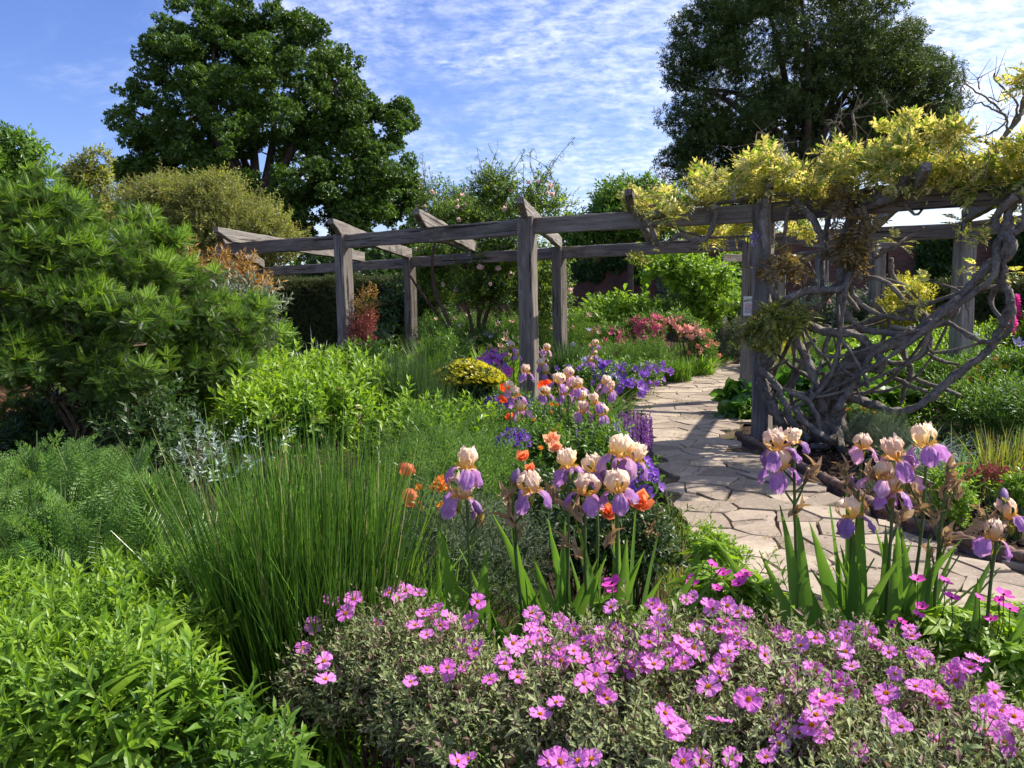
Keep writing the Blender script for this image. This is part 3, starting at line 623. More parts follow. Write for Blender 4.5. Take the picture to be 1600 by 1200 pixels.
# ---------------------------------------------------------------- the old wisteria on the pergola
def wp(px, py, off=0.):
    p = hit(px, A_, E_, py) if px > 1195 else hit(px, B_, A_, py)
    return at(px, py, p[1]+off)
def wisteria():
    rng = np.random.default_rng(77); base = wp(1290, 690); base[2] = 0
    t = thing('wisteria', 'ancient gnarled wisteria with twisting bare stems and golden young leaves on the timber pergola', 'climbing plant', base)
    stems = [  # pixel path, pixel radius at start and end, depth offset
        ([(1310, 712), (1308, 690), (1303, 655), (1310, 620), (1325, 590), (1336, 562), (1350, 548)], 26, 13, .0),
        ([(1285, 712), (1283, 680), (1287, 650), (1292, 615), (1312, 585), (1340, 570)], 24, 12, -.08),
        ([(1296, 625), (1317, 578), (1353, 545), (1383, 532), (1420, 520), (1452, 500), (1502, 460), (1550, 412), (1572, 380), (1590, 330), (1602, 285)], 13, 9, -.1),
        ([(1300, 640), (1335, 585), (1358, 552), (1392, 540), (1430, 528), (1460, 508), (1510, 468), (1556, 424), (1568, 372), (1600, 345), (1612, 280)], 9, 7, -.16),
        ([(1247, 488), (1273, 510), (1300, 520), (1333, 521), (1357, 534), (1370, 556), (1367, 573), (1342, 566), (1317, 570), (1297, 600), (1287, 640)], 9, 11, -.2),
        ([(1225, 505), (1243, 530), (1260, 567), (1273, 602), (1285, 640)], 8, 10, -.15),
        ([(1222, 480), (1194, 512), (1191, 520), (1206, 540), (1192, 560), (1190, 590), (1197, 615), (1202, 640), (1220, 667), (1235, 690), (1255, 700)], 10, 15, -.22),
        ([(1197, 540), (1205, 560), (1190, 580), (1200, 612), (1212, 640), (1232, 668), (1250, 688)], 8, 9, -.26),
        ([(1187, 573), (1210, 600), (1227, 633), (1237, 663), (1262, 690)], 7, 9, -.3),
        ([(1233, 613), (1260, 620), (1273, 642), (1280, 675), (1290, 700)], 6, 8, -.3),
        ([(1247, 640), (1243, 652), (1260, 668), (1277, 684), (1297, 684), (1290, 692), (1262, 700)], 8, 8, -.4),
        ([(1325, 622), (1367, 634), (1400, 645), (1433, 634), (1467, 607), (1502, 580), (1540, 547), (1567, 510), (1572, 470), (1566, 430), (1572, 390), (1566, 350), (1580, 310)], 10, 8, -.1),
        ([(1572, 510), (1562, 470), (1573, 430), (1564, 395), (1574, 355)], 6, 6, -.12),
        ([(1430, 520), (1447, 514), (1477, 503), (1500, 513), (1523, 530), (1550, 534), (1573, 520), (1578, 495), (1572, 470)], 6, 5, -.2),
        ([(1313, 440), (1313, 467), (1327, 493), (1353, 512), (1400, 514), (1430, 506)], 6, 7, -.05),
        ([(1325, 445), (1353, 477), (1387, 497), (1425, 503)], 5, 6, 0.),
        ([(1343, 430), (1387, 443), (1420, 480), (1437, 500)], 5, 6, .05),
        ([(1340, 437), (1370, 436), (1412, 447), (1430, 462), (1436, 480)], 4, 3, .1),
        ([(1257, 487), (1287, 475), (1300, 453), (1325, 435), (1345, 410)], 6, 7, .0),
        ([(1194, 312), (1194, 350), (1193, 400), (1195, 440), (1212, 468), (1225, 485)], 9, 8, -.2),
        ([(1240, 308), (1273, 347), (1283, 377), (1292, 398), (1312, 404)], 8, 6, -.12),
        ([(1320, 450), (1316, 427), (1326, 400), (1323, 365), (1340, 335), (1377, 314), (1407, 287), (1430, 262)], 13, 10, -.05),
        ([(1312, 440), (1328, 425), (1316, 398), (1334, 365), (1330, 338), (1362, 322), (1390, 308), (1420, 270)], 10, 8, -.1),
        ([(1335, 440), (1340, 415), (1332, 385), (1345, 350), (1350, 325), (1340, 290)], 8, 5, -.02),
        ([(1333, 425), (1313, 450), (1267, 453), (1227, 463), (1205, 485)], 8, 9, -.15),
        ([(1227, 325), (1223, 367), (1233, 402)], 5, 3, -.05), ([(1297, 315), (1287, 350), (1283, 400), (1280, 470)], 7, 4, .05),
        ([(1350, 405), (1354, 370), (1350, 330)], 5, 5, .02), ([(1365, 405), (1395, 385), (1420, 372), (1440, 358)], 4, 3, .1),
        ([(1010, 325), (1013, 350), (1025, 382), (1040, 380), (1060, 367), (1083, 377), (1103, 373), (1117, 343), (1115, 330)], 5, 7, -.05),
        ([(985, 325), (1000, 350), (1010, 378)], 7, 2, -.02), ([(1030, 345), (1060, 360), (1110, 372), (1160, 372), (1185, 360)], 3, 3, .1),
        ([(1210, 545), (1235, 572), (1270, 590), (1290, 612)], 4, 6, .1), ([(1300, 520), (1290, 545), (1300, 575), (1318, 600)], 5, 5, .1),
        ([(1275, 530), (1255, 548), (1250, 575), (1237, 600), (1240, 640), (1262, 660)], 6, 7, .12),
        ([(1450, 500), (1432, 470), (1400, 430), (1395, 400)], 6, 5, .3), ([(1405, 515), (1415, 550), (1422, 580), (1410, 610), (1408, 628)], 9, 3, .3),
        ([(1380, 565), (1420, 565), (1440, 545), (1445, 520)], 6, 6, .1), ([(1425, 585), (1450, 600), (1478, 612), (1500, 622)], 5, 5, .35),
        ([(1445, 550), (1470, 562), (1498, 568)], 4, 4, .25), ([(1395, 590), (1420, 602), (1448, 610)], 5, 6, .2),
        ([(1190, 640), (1215, 612), (1232, 590), (1240, 560), (1238, 530)], 5, 6, .15), ([(1262, 405), (1272, 440), (1262, 470)], 5, 5, 0),
        ([(1195, 325), (1240, 320), (1290, 322), (1350, 300), (1420, 295), (1500, 285), (1600, 270)], 8, 9, .06), ([(1200, 300), (1260, 305), (1330, 320), (1370, 300)], 5, 5, -.05),
        ([(1000, 322), (1060, 318), (1120, 315), (1185, 305)], 4, 6, .02), ([(1195, 300), (1200, 280), (1190, 262)], 6, 3, 0)]
    # many slimmer looping shoots between the old stems
    hubs = [(1285, 640), (1317, 578), (1235, 560), (1250, 500), (1353, 540), (1225, 640), (1420, 520), (1310, 455), (1333, 425), (1200, 600), (1450, 500), (1270, 620), (1500, 462), (1300, 520), (1370, 570)]
    for q in range(22):
        a = hubs[rng.integers(len(hubs))]; b = hubs[rng.integers(len(hubs))]; 
        if abs(a[0]-b[0])+abs(a[1]-b[1]) < 50: b = (a[0]+rng.uniform(40, 130), a[1]+rng.uniform(-90, 60))
        m = ((a[0]+b[0])/2+rng.normal()*38, (a[1]+b[1])/2+abs(rng.normal())*42); m2 = (b[0]+rng.normal()*22, b[1]+rng.normal()*30)
        stems.append(([a, m, b, m2], rng.uniform(3, 6), rng.uniform(2, 4.5), rng.uniform(-.3, .3)))
    g = G()
    for pts, ra, rb, off in stems:
        n = len(pts); P = np.array([wp(x, y, off) for x, y in pts]); P[:, 1] += rng.normal(size=n)*.05; 
        P = smooth_pts(P, 7); m = len(P); k = P[:, 1].mean()/F
        r = np.linspace(ra, rb, m)*k*.64*(1+.16*np.sin(np.linspace(0, m*.45, m)+rng.uniform(0, 6))*np.sin(np.linspace(0, m*.21, m)))*(1+.08*rng.normal(size=m))
        P += np.cumsum(rng.normal(size=P.shape)*.0035, 0); P[:, 2] = np.maximum(P[:, 2], -.05)
        g.tube(P, r, 12 if ra > 6 else 9, lobes=3 if ra > 6 else 2, twist=12 if ra < 15 else 5, amp=.24 if ra > 6 else .15, rough=.05, rng=rng)
    # flare of roots
    for a in np.linspace(0, 2*np.pi, 9)[:-1]:
        d = np.array([math.cos(a), math.sin(a)]); c = wp(1297, 690)[:2]
        P = smooth_pts([(*(c+d*.05), .28), (*(c+d*.17), .10), (*(c+d*rng.uniform(.3, .42)), -.04)], 6); g.tube(P, np.linspace(.085, .03, len(P)), 10, lobes=2, amp=.15, rough=.06, rng=rng)
    g.obj('trunk', VINE, t, base)
    # thin whips and bare twigs
    g = G()
    bare = [([(1605, 105), (1600, 160), (1590, 187), (1567, 217), (1560, 235), (1540, 255)], 4.5), ([(1567, 217), (1573, 200), (1570, 180), (1540, 152), (1510, 130), (1505, 103)], 2), ([(1582, 195), (1590, 165), (1570, 140), (1555, 125), (1553, 115)], 2),
            ([(1562, 232), (1545, 224), (1517, 217)], 3), ([(1570, 180), (1545, 168), (1530, 160), (1510, 170)], 1.6), ([(1517, 217), (1540, 212), (1568, 195), (1572, 180)], 1.8), ([(1530, 140), (1528, 125), (1535, 118)], 1.2),
            ([(1510, 130), (1500, 140), (1498, 170)], 1.2), ([(1545, 152), (1560, 158), (1580, 150)], 1.1), ([(1335, 195), (1333, 175), (1350, 165), (1362, 152)], 2.2), ([(1335, 195), (1340, 230), (1350, 260)], 2.4), ([(1387, 323), (1410, 318), (1430, 335), (1445, 320), (1440, 313)], 3),
            ([(1183, 235), (1182, 208), (1200, 212), (1225, 222)], 1.3), ([(1290, 195), (1310, 190), (1320, 200)], 1.1), ([(1390, 190), (1385, 165), (1382, 150)], 1.2)]
    for pts, r in bare:
        P = smooth_pts([wp(x, y, rng.uniform(-.1, .1)) for x, y in pts], 5); P += rng.normal(size=P.shape)*.004
        g.tube(P, np.linspace(r, r*.5, len(P))*P[0, 1]/F, 6, rough=.08, rng=rng)
        for j in range(7):
            s = P[rng.integers(2, len(P))]; d = runit(rng, 1)[0]*[1, .5, 1]+[0, 0, .4]; e = s+d*rng.uniform(.06, .22); g.sticks([s], [e], .0035, .0015, 5)
    top = [(1010, 298), (1080, 290), (1140, 270), (1200, 255), (1260, 285), (1320, 240), (1370, 215), (1410, 205), (1470, 265), (1540, 260)]
    for k in range(70):
        x, y = top[rng.integers(len(top))]; s = wp(x+rng.normal()*25, y+25, rng.normal()*.2); d = nrm(np.array([rng.normal()*.7, rng.normal()*.5, 1.0])); L = rng.uniform(.15, .5)
        e = s+d*L; q = e+np.array([rng.normal()*.12, rng.normal()*.1, .02]); P = smooth_pts([s, e, q], 4); g.tube(P, np.linspace(.005, .0018, len(P)), 5)
    g.obj('twigs', PALETWIG, t, base)
    lf = leaf(.40, 2, .14, .3); T = [pinnate(4, lf, 1, .46, 55, .012, d, .15) for d in (.15, .4, .7)]
    def W(px, py, rx, rz, off=0, ry=.45): c = wp(px, py, off); k = c[1]/F; c[2] -= 14*k; return (c[0], c[1], c[2], rx*k, ry, rz*k*.8)
    L1 = [W(1205, 268, 55, 38), W(1150, 285, 42, 26), W(1185, 240, 22, 14), W(1112, 262, 30, 14), W(1080, 298, 40, 18), W(1012, 302, 34, 18), W(1035, 330, 26, 16), W(1250, 290, 40, 30), W(1275, 265, 18, 22),
          W(1345, 255, 50, 30), W(1380, 230, 48, 28), W(1325, 215, 24, 18), W(1420, 212, 30, 16), W(1422, 182, 10, 16), W(1440, 245, 46, 26), W(1490, 262, 46, 30), W(1475, 205, 30, 12), W(1545, 262, 50, 28), W(1585, 235, 30, 24), W(1590, 118, 18, 12), W(1300, 245, 20, 14),
          W(1300, 290, 50, 12), W(1420, 268, 60, 12), W(1560, 272, 50, 12), W(1140, 345, 40, 12, .5), W(1100, 355, 26, 8, .5), W(1245, 345, 20, 22, .5), W(1590, 262, 30, 24), W(1610, 300, 25, 20)]
    g = G(); cl = clumps(rng, L1, 170, .05, .13, .8, .3); leafage(g, rng, cl, 2350, T, .12, .6, .1, .8, .7, .9, nup=.8); g.obj('foliage', [YELLOWL, STEM], t, base)
    L2 = [W(1340, 335, 34, 36, -.05, .25), W(1322, 375, 18, 26, -.05, .2), W(1225, 405, 36, 20, -.2, .2), W(1345, 405, 14, 20, -.1, .15), W(1330, 300, 40, 14, 0, .3)]
    g = G(); leafage(g, rng, clumps(rng, L2, 34, .05, .10), 380, T, .115, .7, .1, .7, -.3, .8); g.obj('dry_leaves', [DRYL, TWIG], t, base)
    L3 = [W(1218, 480, 34, 18, -.25, .2), W(1200, 500, 24, 18, -.25, .2), W(1240, 475, 22, 14, -.25, .2)]
    g = G(); leafage(g, rng, clumps(rng, L3, 30, .06, .12), 520, T, .12, .6, .1, .9, -.3, .7); g.obj('low_leaves', [OLIVEL, TWIG], t, base)
    # loose golden sprays
    g = G(); sp = [(1205, 400), (1435, 470), (1440, 440), (1530, 365), (1525, 375), (1010, 400), (1000, 395), (1400, 380), (1580, 330), (1585, 310), (1500, 345), (1395, 470), (1425, 455), (1520, 420), (1575, 425)]
    P = np.array([wp(x+rng.normal()*7, y+rng.normal()*7, rng.normal()*.1) for x, y in sp for _ in range(6)]); g.inst(T[1], P, frames(runit(rng, len(P))+[0, 0, .2]), .12); g.obj('leaf_spray', [YELLOWL, STEM], t, base)
    # late mauve racemes
    mv = petalmat('mauve_wisteria_blossom', (.22, .17, .55), (.42, .36, .75))
    pb = leaf(.9, 1, .3, .3)
    for x, y in ((1147, 297), (1222, 242), (1178, 370)):
        g = G(); c = wp(x, y, -.2); n = 70; h = rng.random(n); P = c+np.stack([rng.normal(size=n)*.028*(1-h*.7), rng.normal(size=n)*.028*(1-h*.7), -h*.14+.05], -1); g.inst(pb, P, frames(runit(rng, n)), .022); g.obj('blossom', mv, t, c)
wisteria()
# ---------------------------------------------------------------- notices on the posts
def notice(name, label, post_p, px, py, w, h, seed):
    """a small printed plant notice screwed to a post's front"""
    rng = np.random.default_rng(seed); c = at(px, py, post_p[1]-.13)
    t = thing(name, label, 'sign', c)
    wht = plain('notice_paper_white', (.62, .63, .70), .5); grn = plain('notice_print_green', (.16, .22, .13), .6); gry = plain('notice_print_grey', (.25, .26, .33), .6); pnk = plain('notice_print_rose', (.45, .22, .27), .6)
    def box(g, x0, x1, z0, z1, y0, y1, mi=0): g.raw([(x0, y0, z0), (x1, y0, z0), (x1, y0, z1), (x0, y0, z1), (x0, y1, z0), (x1, y1, z0), (x1, y1, z1), (x0, y1, z1)], [(0, 1, 2, 3), (1, 5, 6, 2), (5, 4, 7, 6), (4, 0, 3, 7), (3, 2, 6, 7), (4, 5, 1, 0)], mi)
    g = G(); box(g, -w/2, w/2, -h/2, h/2, 0, .008); o = link('board', g.mesh('board', wht), t)
    g = G(); x = -w*.42
    for r in range(7):
        z = h*.1-r*h*.075; x = -w*.4
        while x < w*.38:
            l = rng.uniform(.06, .2)*w; box(g, x, min(x+l, w*.42), z-.007, z+.007, -.002, 0, 1 if r < 4 else 0); x += l+w*.04
    link('printed_lines', g.mesh('printed_lines', [gry, pnk]), t)
    g = G(); lf = leaf(.3, 2, .05, .05); n = 9; a = np.linspace(-1.3, 1.3, n); P = np.stack([np.linspace(-w*.3, w*.3, n), np.full(n, -.003), np.full(n, h*.22)], -1)
    g.inst(lf, P, frames(np.stack([np.sin(a), 0*a, np.cos(a)], -1), np.broadcast_to([0, -1., 0], (n, 3))), h*.2); link('printed_leaves', g.mesh('printed_leaves', grn), t)
notice('notice', 'white printed plant notice with leaf picture on the nearer post beside the path', a_, 1172, 478, .185, .27, 3)
FP0 = onz(1128, 403, 2.34)
notice('notice', 'small pale notice on the far post where the path bends away', FP0, 1136, 476, .16, .24, 4)
# ---------------------------------------------------------------- shrubs, herbs and grasses
def plant(name, label, lobes, n, tmpl, size, mats, seed, cat='plant', group=None, stems=40, smat=None, stemr=.006, shell=.6, bump=.2, out=.8, up=.6, rnd=.6, k=0, crad=(.08, .16), nup=.8, ground_z=0., cull=0, leaves='foliage', stembase=.25):
    rng = np.random.default_rng(seed); L = np.array(lobes); base = np.array([np.average(L[:, 0], weights=L[:, 3]), np.average(L[:, 1], weights=L[:, 3]), ground_z])
    t = thing(name, label, cat, base, group); g = G(); ll = clumps(rng, lobes, k, crad[0], crad[1]) if k else lobes
    leafage(g, rng, ll, n, tmpl, size, shell, bump, out, up, rnd, nup=nup, cullback=cull); g.obj(leaves, mats, t, base)
    if stems:
        g = G(); li = rng.integers(0, len(L), stems); P = L[li, :3]+runit(rng, stems)*L[li, 3:6]*.7*rng.random((stems, 1))
        w = L[li, 3]
        for p, q in zip(P, w):
            b = np.array([base[0]*stembase+p[0]*(1-stembase)+rng.normal()*.02, base[1]*stembase+p[1]*(1-stembase)+rng.normal()*.02, -.02]) if stembase < .9 else base+np.array([rng.normal()*.05, rng.normal()*.05, -.02])
            if p[2] > .05: g.tube(smooth_pts([b, (b+p)/2+np.array([rng.normal()*.03, rng.normal()*.03, .03]), p], 3), np.linspace(stemr, stemr*.4, 7), 5, cap=False)
        g.obj('stems', smat or TWIG, t, base)
    return t
def put(parent, me, P, N, size, rng, name='flower', spin=True, jit=.15):
    out = []
    for p, n in zip(P, N):
        q = Vector(n).to_track_quat('Z', 'Y'); 
        if spin: q = q @ Matrix.Rotation(rng.uniform(0, 6.28), 3, 'Z').to_quaternion()
        s = size*(1+jit*rng.normal()); o = link(name, me, parent, Vector(p)-(parent.location if parent else Vector((0, 0, 0))), q.to_euler(), s); out.append(o)
    return out
needle = leaf(.17, 1, .1, .12); shoot = pinnate(13, needle, 1, .20, 58, .014, .05, .22)
def plume(seed, n=7):
    rg = np.random.default_rng(seed); P = [({}, 0)]; parts = []
    for k in range(n):
        a = 2*math.pi*k/n+rg.normal()*.3; e = R(38+rg.normal()*14) if k else R(82)
        d = np.array([[math.cos(a)*math.cos(e), math.sin(e), math.sin(a)*math.cos(e)]]); M = frames(d, np.array([[0, 1., 0]]))[0]; s = rg.uniform(.7, 1.1)
        for mi, f in shoot[1].items(): parts.append(((shoot[0], f) if mi == 0 else (shoot[0][-6:], f-len(shoot[0])+6), M, (0, 0, 0), s, mi))
    # keep vertices of shoot only once per material
    return compose(parts)
PLUME = [plume(s) for s in (1, 2, 3)]
def conifer(label, lobes, n, seed, base, k, crad=(.16, .3)):
    rng = np.random.default_rng(seed); t = thing('plum_yew', label, 'shrub', base)
    g = G(); limbs(g, rng, base, np.array(base)+[.05, 0, .75], lobes, 26, .045, .006, 6); g.obj('trunk', bark('yew_bark', (.07, .05, .035), (.22, .17, .12), 3), t, base)
    cl = clumps(rng, lobes, k, crad[0], crad[1], .6, .4)
    g = G(); leafage(g, rng, cl, int(n*.85), PLUME, .085, .5, .1, .8, .9, .5, nup=.4); g.obj('foliage', [CONL, TWIG], t, base)
    g = G(); P, N = blob(rng, cl, int(n*.5), .08, .1); m = (N[:, 2]+.5*N[:, 0] > .45); P, N = P[m], N[m]; g.inst(PLUME[0], P, frames(nrm(N+[.25, -.1, 1.0])), .088*rng.uniform(.8, 1.3, len(P))); g.obj('sunlit_new_growth', [CONNEWLIT, TWIG], t, base)  # fresh shoots only on tops and sun side, sunlight painted into leaf colour
    return t
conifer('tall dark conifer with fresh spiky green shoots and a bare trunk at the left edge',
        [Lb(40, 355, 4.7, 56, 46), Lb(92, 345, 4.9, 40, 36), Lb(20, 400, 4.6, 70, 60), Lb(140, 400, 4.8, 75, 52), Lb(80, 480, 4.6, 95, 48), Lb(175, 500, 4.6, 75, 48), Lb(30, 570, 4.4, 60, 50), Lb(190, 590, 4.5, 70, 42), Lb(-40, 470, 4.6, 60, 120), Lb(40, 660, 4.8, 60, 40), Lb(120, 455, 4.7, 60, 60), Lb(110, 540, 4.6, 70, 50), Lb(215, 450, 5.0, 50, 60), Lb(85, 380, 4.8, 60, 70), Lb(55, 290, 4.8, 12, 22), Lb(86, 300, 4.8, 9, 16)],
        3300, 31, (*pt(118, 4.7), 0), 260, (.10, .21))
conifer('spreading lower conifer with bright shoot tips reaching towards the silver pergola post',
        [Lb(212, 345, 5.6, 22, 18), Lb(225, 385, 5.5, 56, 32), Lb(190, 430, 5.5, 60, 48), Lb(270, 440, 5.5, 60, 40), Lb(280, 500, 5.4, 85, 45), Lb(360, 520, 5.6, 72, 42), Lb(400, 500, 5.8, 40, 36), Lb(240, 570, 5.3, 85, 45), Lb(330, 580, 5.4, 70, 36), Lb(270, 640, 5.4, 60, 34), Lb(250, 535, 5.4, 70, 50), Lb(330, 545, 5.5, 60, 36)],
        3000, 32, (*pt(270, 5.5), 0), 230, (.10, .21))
S_TW = [sprig(9, leaf(.3, 1, .1, .25), 1, .38, 60, .012, s) for s in (1, 2, 3)]
plant('shrub', 'domed olive green shrub with fine arching twigs between the conifer and the pergola end',
      [Lb(280, 345, 19, 85, 55), Lb(350, 350, 19, 85, 58), Lb(415, 372, 19, 52, 34), Lb(250, 310, 19, 45, 28), Lb(330, 300, 19, 50, 22), Lb(290, 400, 19, 100, 50)],
      13000, S_TW, .22, [OLIVEL, PALETWIG], 33, 'shrub', stems=90, smat=PALETWIG, stemr=.012, k=420, crad=(.15, .42), stembase=.95, shell=.5, rnd=.8)
S_LN = [sprig(10, leaf(.24, 2, .12, .3), 1, .42, 58, .012, s) for s in (4, 5, 6)]
plant('photinia_shrub', 'bronze and orange tinted shrub rising behind the conifer tips', [Lb(300, 440, 8, 50, 36), Lb(350, 455, 8, 42, 36), Lb(395, 480, 8, 34, 36), Lb(330, 500, 8, 70, 50)], 700, S_LN, .2, [ORANGEL, TWIG], 34, 'shrub', stems=40, k=60, crad=(.1, .2), stembase=.9)
plant('photinia_shrub', 'grey green leafy shrub just below the bronze tinted leaves', [Lb(330, 490, 7.6, 55, 36), Lb(385, 500, 7.6, 48, 36)], 420, S_LN, .2, [GREYL, TWIG], 35, 'shrub', stems=20)
def hedge(label, p, q, h, th, seed, n, mats):
    rng = np.random.default_rng(seed); p = np.array(p, float); q = np.array(q, float); u = nrm(q-p); w = np.array([-u[1], u[0]]); L = np.linalg.norm(q-p)
    t = thing('hedge', label, 'hedge', (*p, 0)); g = G(); k = rng.random(n); s = rng.random(n)*L; a = np.where(k < .42)[0]; 
    P = np.zeros((n, 3)); N = np.zeros((n, 3)); f = rng.integers(0, 3, n)
    P[:, :2] = p+u*s[:, None]; z = rng.random(n)*h; o = rng.uniform(-th/2, th/2, n)
    P[:, 2] = np.where(f == 1, h, z); off = np.where(f == 0, -th/2, np.where(f == 2, th/2, o)); 
    if w[1] > 0: pass
    P[:, :2] += w*off[:, None]; N[:, 2] = (f == 1); N[:, :2] += w*np.where(f == 0, -1, np.where(f == 2, 1, 0))[:, None]
    P += rng.normal(size=P.shape)*.035; P[:, 2] += .03*np.sin(s*3)+.02*np.sin(s*9); g.inst(S_TW[0], P, frames(nrm(N+runit(rng, n)*.7+[0, 0, .3])), .14)
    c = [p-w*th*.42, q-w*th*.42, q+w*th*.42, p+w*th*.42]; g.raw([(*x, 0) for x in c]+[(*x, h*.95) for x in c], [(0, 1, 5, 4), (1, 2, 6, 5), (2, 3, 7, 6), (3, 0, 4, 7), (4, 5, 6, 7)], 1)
    g.obj('foliage', mats, t, (*p, 0))
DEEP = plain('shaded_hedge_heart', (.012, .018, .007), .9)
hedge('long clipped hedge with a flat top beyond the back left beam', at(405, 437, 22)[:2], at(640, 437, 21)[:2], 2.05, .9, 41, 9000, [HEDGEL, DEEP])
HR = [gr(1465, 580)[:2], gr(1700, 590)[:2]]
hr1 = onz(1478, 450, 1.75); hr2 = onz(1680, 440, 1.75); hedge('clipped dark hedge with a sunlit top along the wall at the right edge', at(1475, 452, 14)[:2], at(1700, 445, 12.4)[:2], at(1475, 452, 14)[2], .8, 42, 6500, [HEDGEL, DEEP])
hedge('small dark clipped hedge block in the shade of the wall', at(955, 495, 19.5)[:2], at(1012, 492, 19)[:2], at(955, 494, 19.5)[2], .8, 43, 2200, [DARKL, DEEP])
# ivy and creepers on the wall
def ivy(label, px0, px1, py0, py1, n, seed, mat=DARKL, name='ivy', size=.16):
    rng = np.random.default_rng(seed); t = None; P = []
    for k in range(n):
        px = rng.uniform(px0, px1); py = rng.uniform(py0, py1)+10*math.sin(px*.07)+6*math.sin(px*.21); a, b = (W1, W0) if px > 1390 else (W2, W1)
        h = hit(px, a, b, py); P.append(at(px, py, h[1]-.25-abs(rng.normal())*.06))
    P = np.array(P); P = P[P[:, 2] > 0]; base = (P[:, 0].mean(), P[:, 1].mean(), 0); t = thing(name, label, 'climbing plant', base); g = G(); g.inst(rosette(4, leaf(.8, 1, .1, .2), 3, 40), P, frames(nrm(runit(rng, len(P))*.7+[0, -1, -.1])), size); g.obj('foliage', mat, t, base)
ivy('dark ivy covering the brick wall beside the right timber post', 1435, 1500, 372, 470, 900, 51); ivy('ivy hanging over the brick wall at the right edge', 1555, 1640, 355, 430, 800, 52)
ivy('dark creeper over the shaded brick wall behind the back beam', 880, 1010, 402, 432, 700, 53); ivy('grey green wall shrub against the shaded brick behind the pink flowers', 1030, 1130, 420, 520, 900, 54, GREYL, 'wall_shrub')
S_BR = [sprig(8, leaf(.5, 2, .1, .3), 1, .5, 62, .012, s) for s in (7, 8, 9)]
plant('shrub', 'broad bright green leafy shrub arching over the middle of the shaded wall', [Lb(1050, 420, 17, 38, 16), Lb(1090, 440, 17, 44, 26), Lb(1112, 475, 17, 34, 30)], 900, S_BR, .25, [LIMEL, TWIG], 55, 'shrub', stems=20, stemr=.012, k=60, crad=(.2, .35), stembase=.8)
plant('shrub', 'sunlit climbing shrub seen in the gap left of the noticed post', [Lb(1155, 440, 19, 14, 40), Lb(1160, 500, 19, 18, 30)], 420, S_BR, .3, [LIMEL, TWIG], 56, 'shrub', stems=8)
plant('dogwood_shrub', 'variegated pale leaved shrub behind the gap between the two near posts', [Lb(1165, 530, 17.5, 30, 30), Lb(1190, 490, 18, 26, 30)], 700, S_TW, .2, [GREYL, TWIG], 57, 'shrub')
# climbing rose over the back of the pergola
def blossom(name, n, w, mats, seg=2, cup=.25, layers=1, centre=.16, ruff=.0, seed=0, notch=False, split=False):
    """an open flower facing +Z, radius 1"""
    rg = np.random.default_rng(seed); g = G(); pt_ = leaf(w, max(seg, 2), .10, -cup, .62)
    for l in range(layers):
        s = 1-.26*l; a = np.arange(n)*2*np.pi/n+l*.6+rg.normal(size=n)*.09; e = R(8+26*l)
        d = np.stack([np.cos(a)*math.cos(e), np.sin(a)*math.cos(e), np.full(n, math.sin(e))], -1)+rg.normal(size=(n, 3))*ruff
        g.inst(pt_, np.zeros((n, 3))+[0, 0, .03*l], frames(d, np.broadcast_to([0, 0, 1.], (n, 3))), s*(1+.1*rg.normal(size=n)), smooth=True)
    if centre:
        m = 14; q = runit(rg, m); q[:, 2] = abs(q[:, 2])+.4; g.sticks(np.zeros((m, 3)), q*centre*1.3, centre*.22, centre*.3, 4, mi=1)
    return g.mesh(name, mats)
YC = plain('golden_stamens', (.75, .42, .03), .6); YELC = plain('yellow_centre', (.8, .62, .08), .6); DKC = plain('dark_flower_centre', (.05, .02, .03), .7)
PK = petalmat('pale_pink_petal', (.72, .42, .36), (.85, .64, .58)); M_PKROSE = blossom('flower', 6, .8, [PK, YELC], 2, .5, 3, .12, .1, 1)
def with_flowers(t, me, lobes, n, size, seed, name='flower', faceup=.4, cam=.8, minz=-.3, inset=.0, lift=.06):
    rng = np.random.default_rng(seed); P, N = blob(rng, lobes, n*4, .05+inset, .12); tc = nrm(CAM-P); m = ((N*tc).sum(1) > .15) & (N[:, 2] > minz); P, N = P[m][:n], N[m][:n]; P = P+N*lift*[1, 1, .8]
    return put(t, me, P, nrm(N*.6+tc[m][:n]*cam+[0, 0, faceup]+rng.normal(size=(len(P), 3))*.3), size, rng, name)
RL = [Lb(700, 335, 18, 50, 40), Lb(670, 300, 18, 26, 14), Lb(745, 340, 17, 60, 34), Lb(775, 295, 14.5, 24, 22), Lb(830, 330, 14.5, 52, 42), Lb(855, 290, 14.5, 20, 14), Lb(800, 400, 14.3, 62, 48), Lb(770, 440, 14.3, 60, 50), Lb(850, 450, 14.8, 40, 66), Lb(690, 440, 19, 44, 40), Lb(700, 400, 19, 60, 20)]
S_RO = [sprig(8, leaf(.5, 1, .1, .25), 1, .42, 64, .012, s) for s in (10, 11, 12)]
rose = plant('climbing_rose', 'huge climbing rose with pale pink blooms sprawling over the back beam of the pergola', RL, 7500, S_RO, .17, [ROSEL, TWIG], 61, 'climbing plant', stems=0, k=230, crad=(.15, .4), shell=.5)
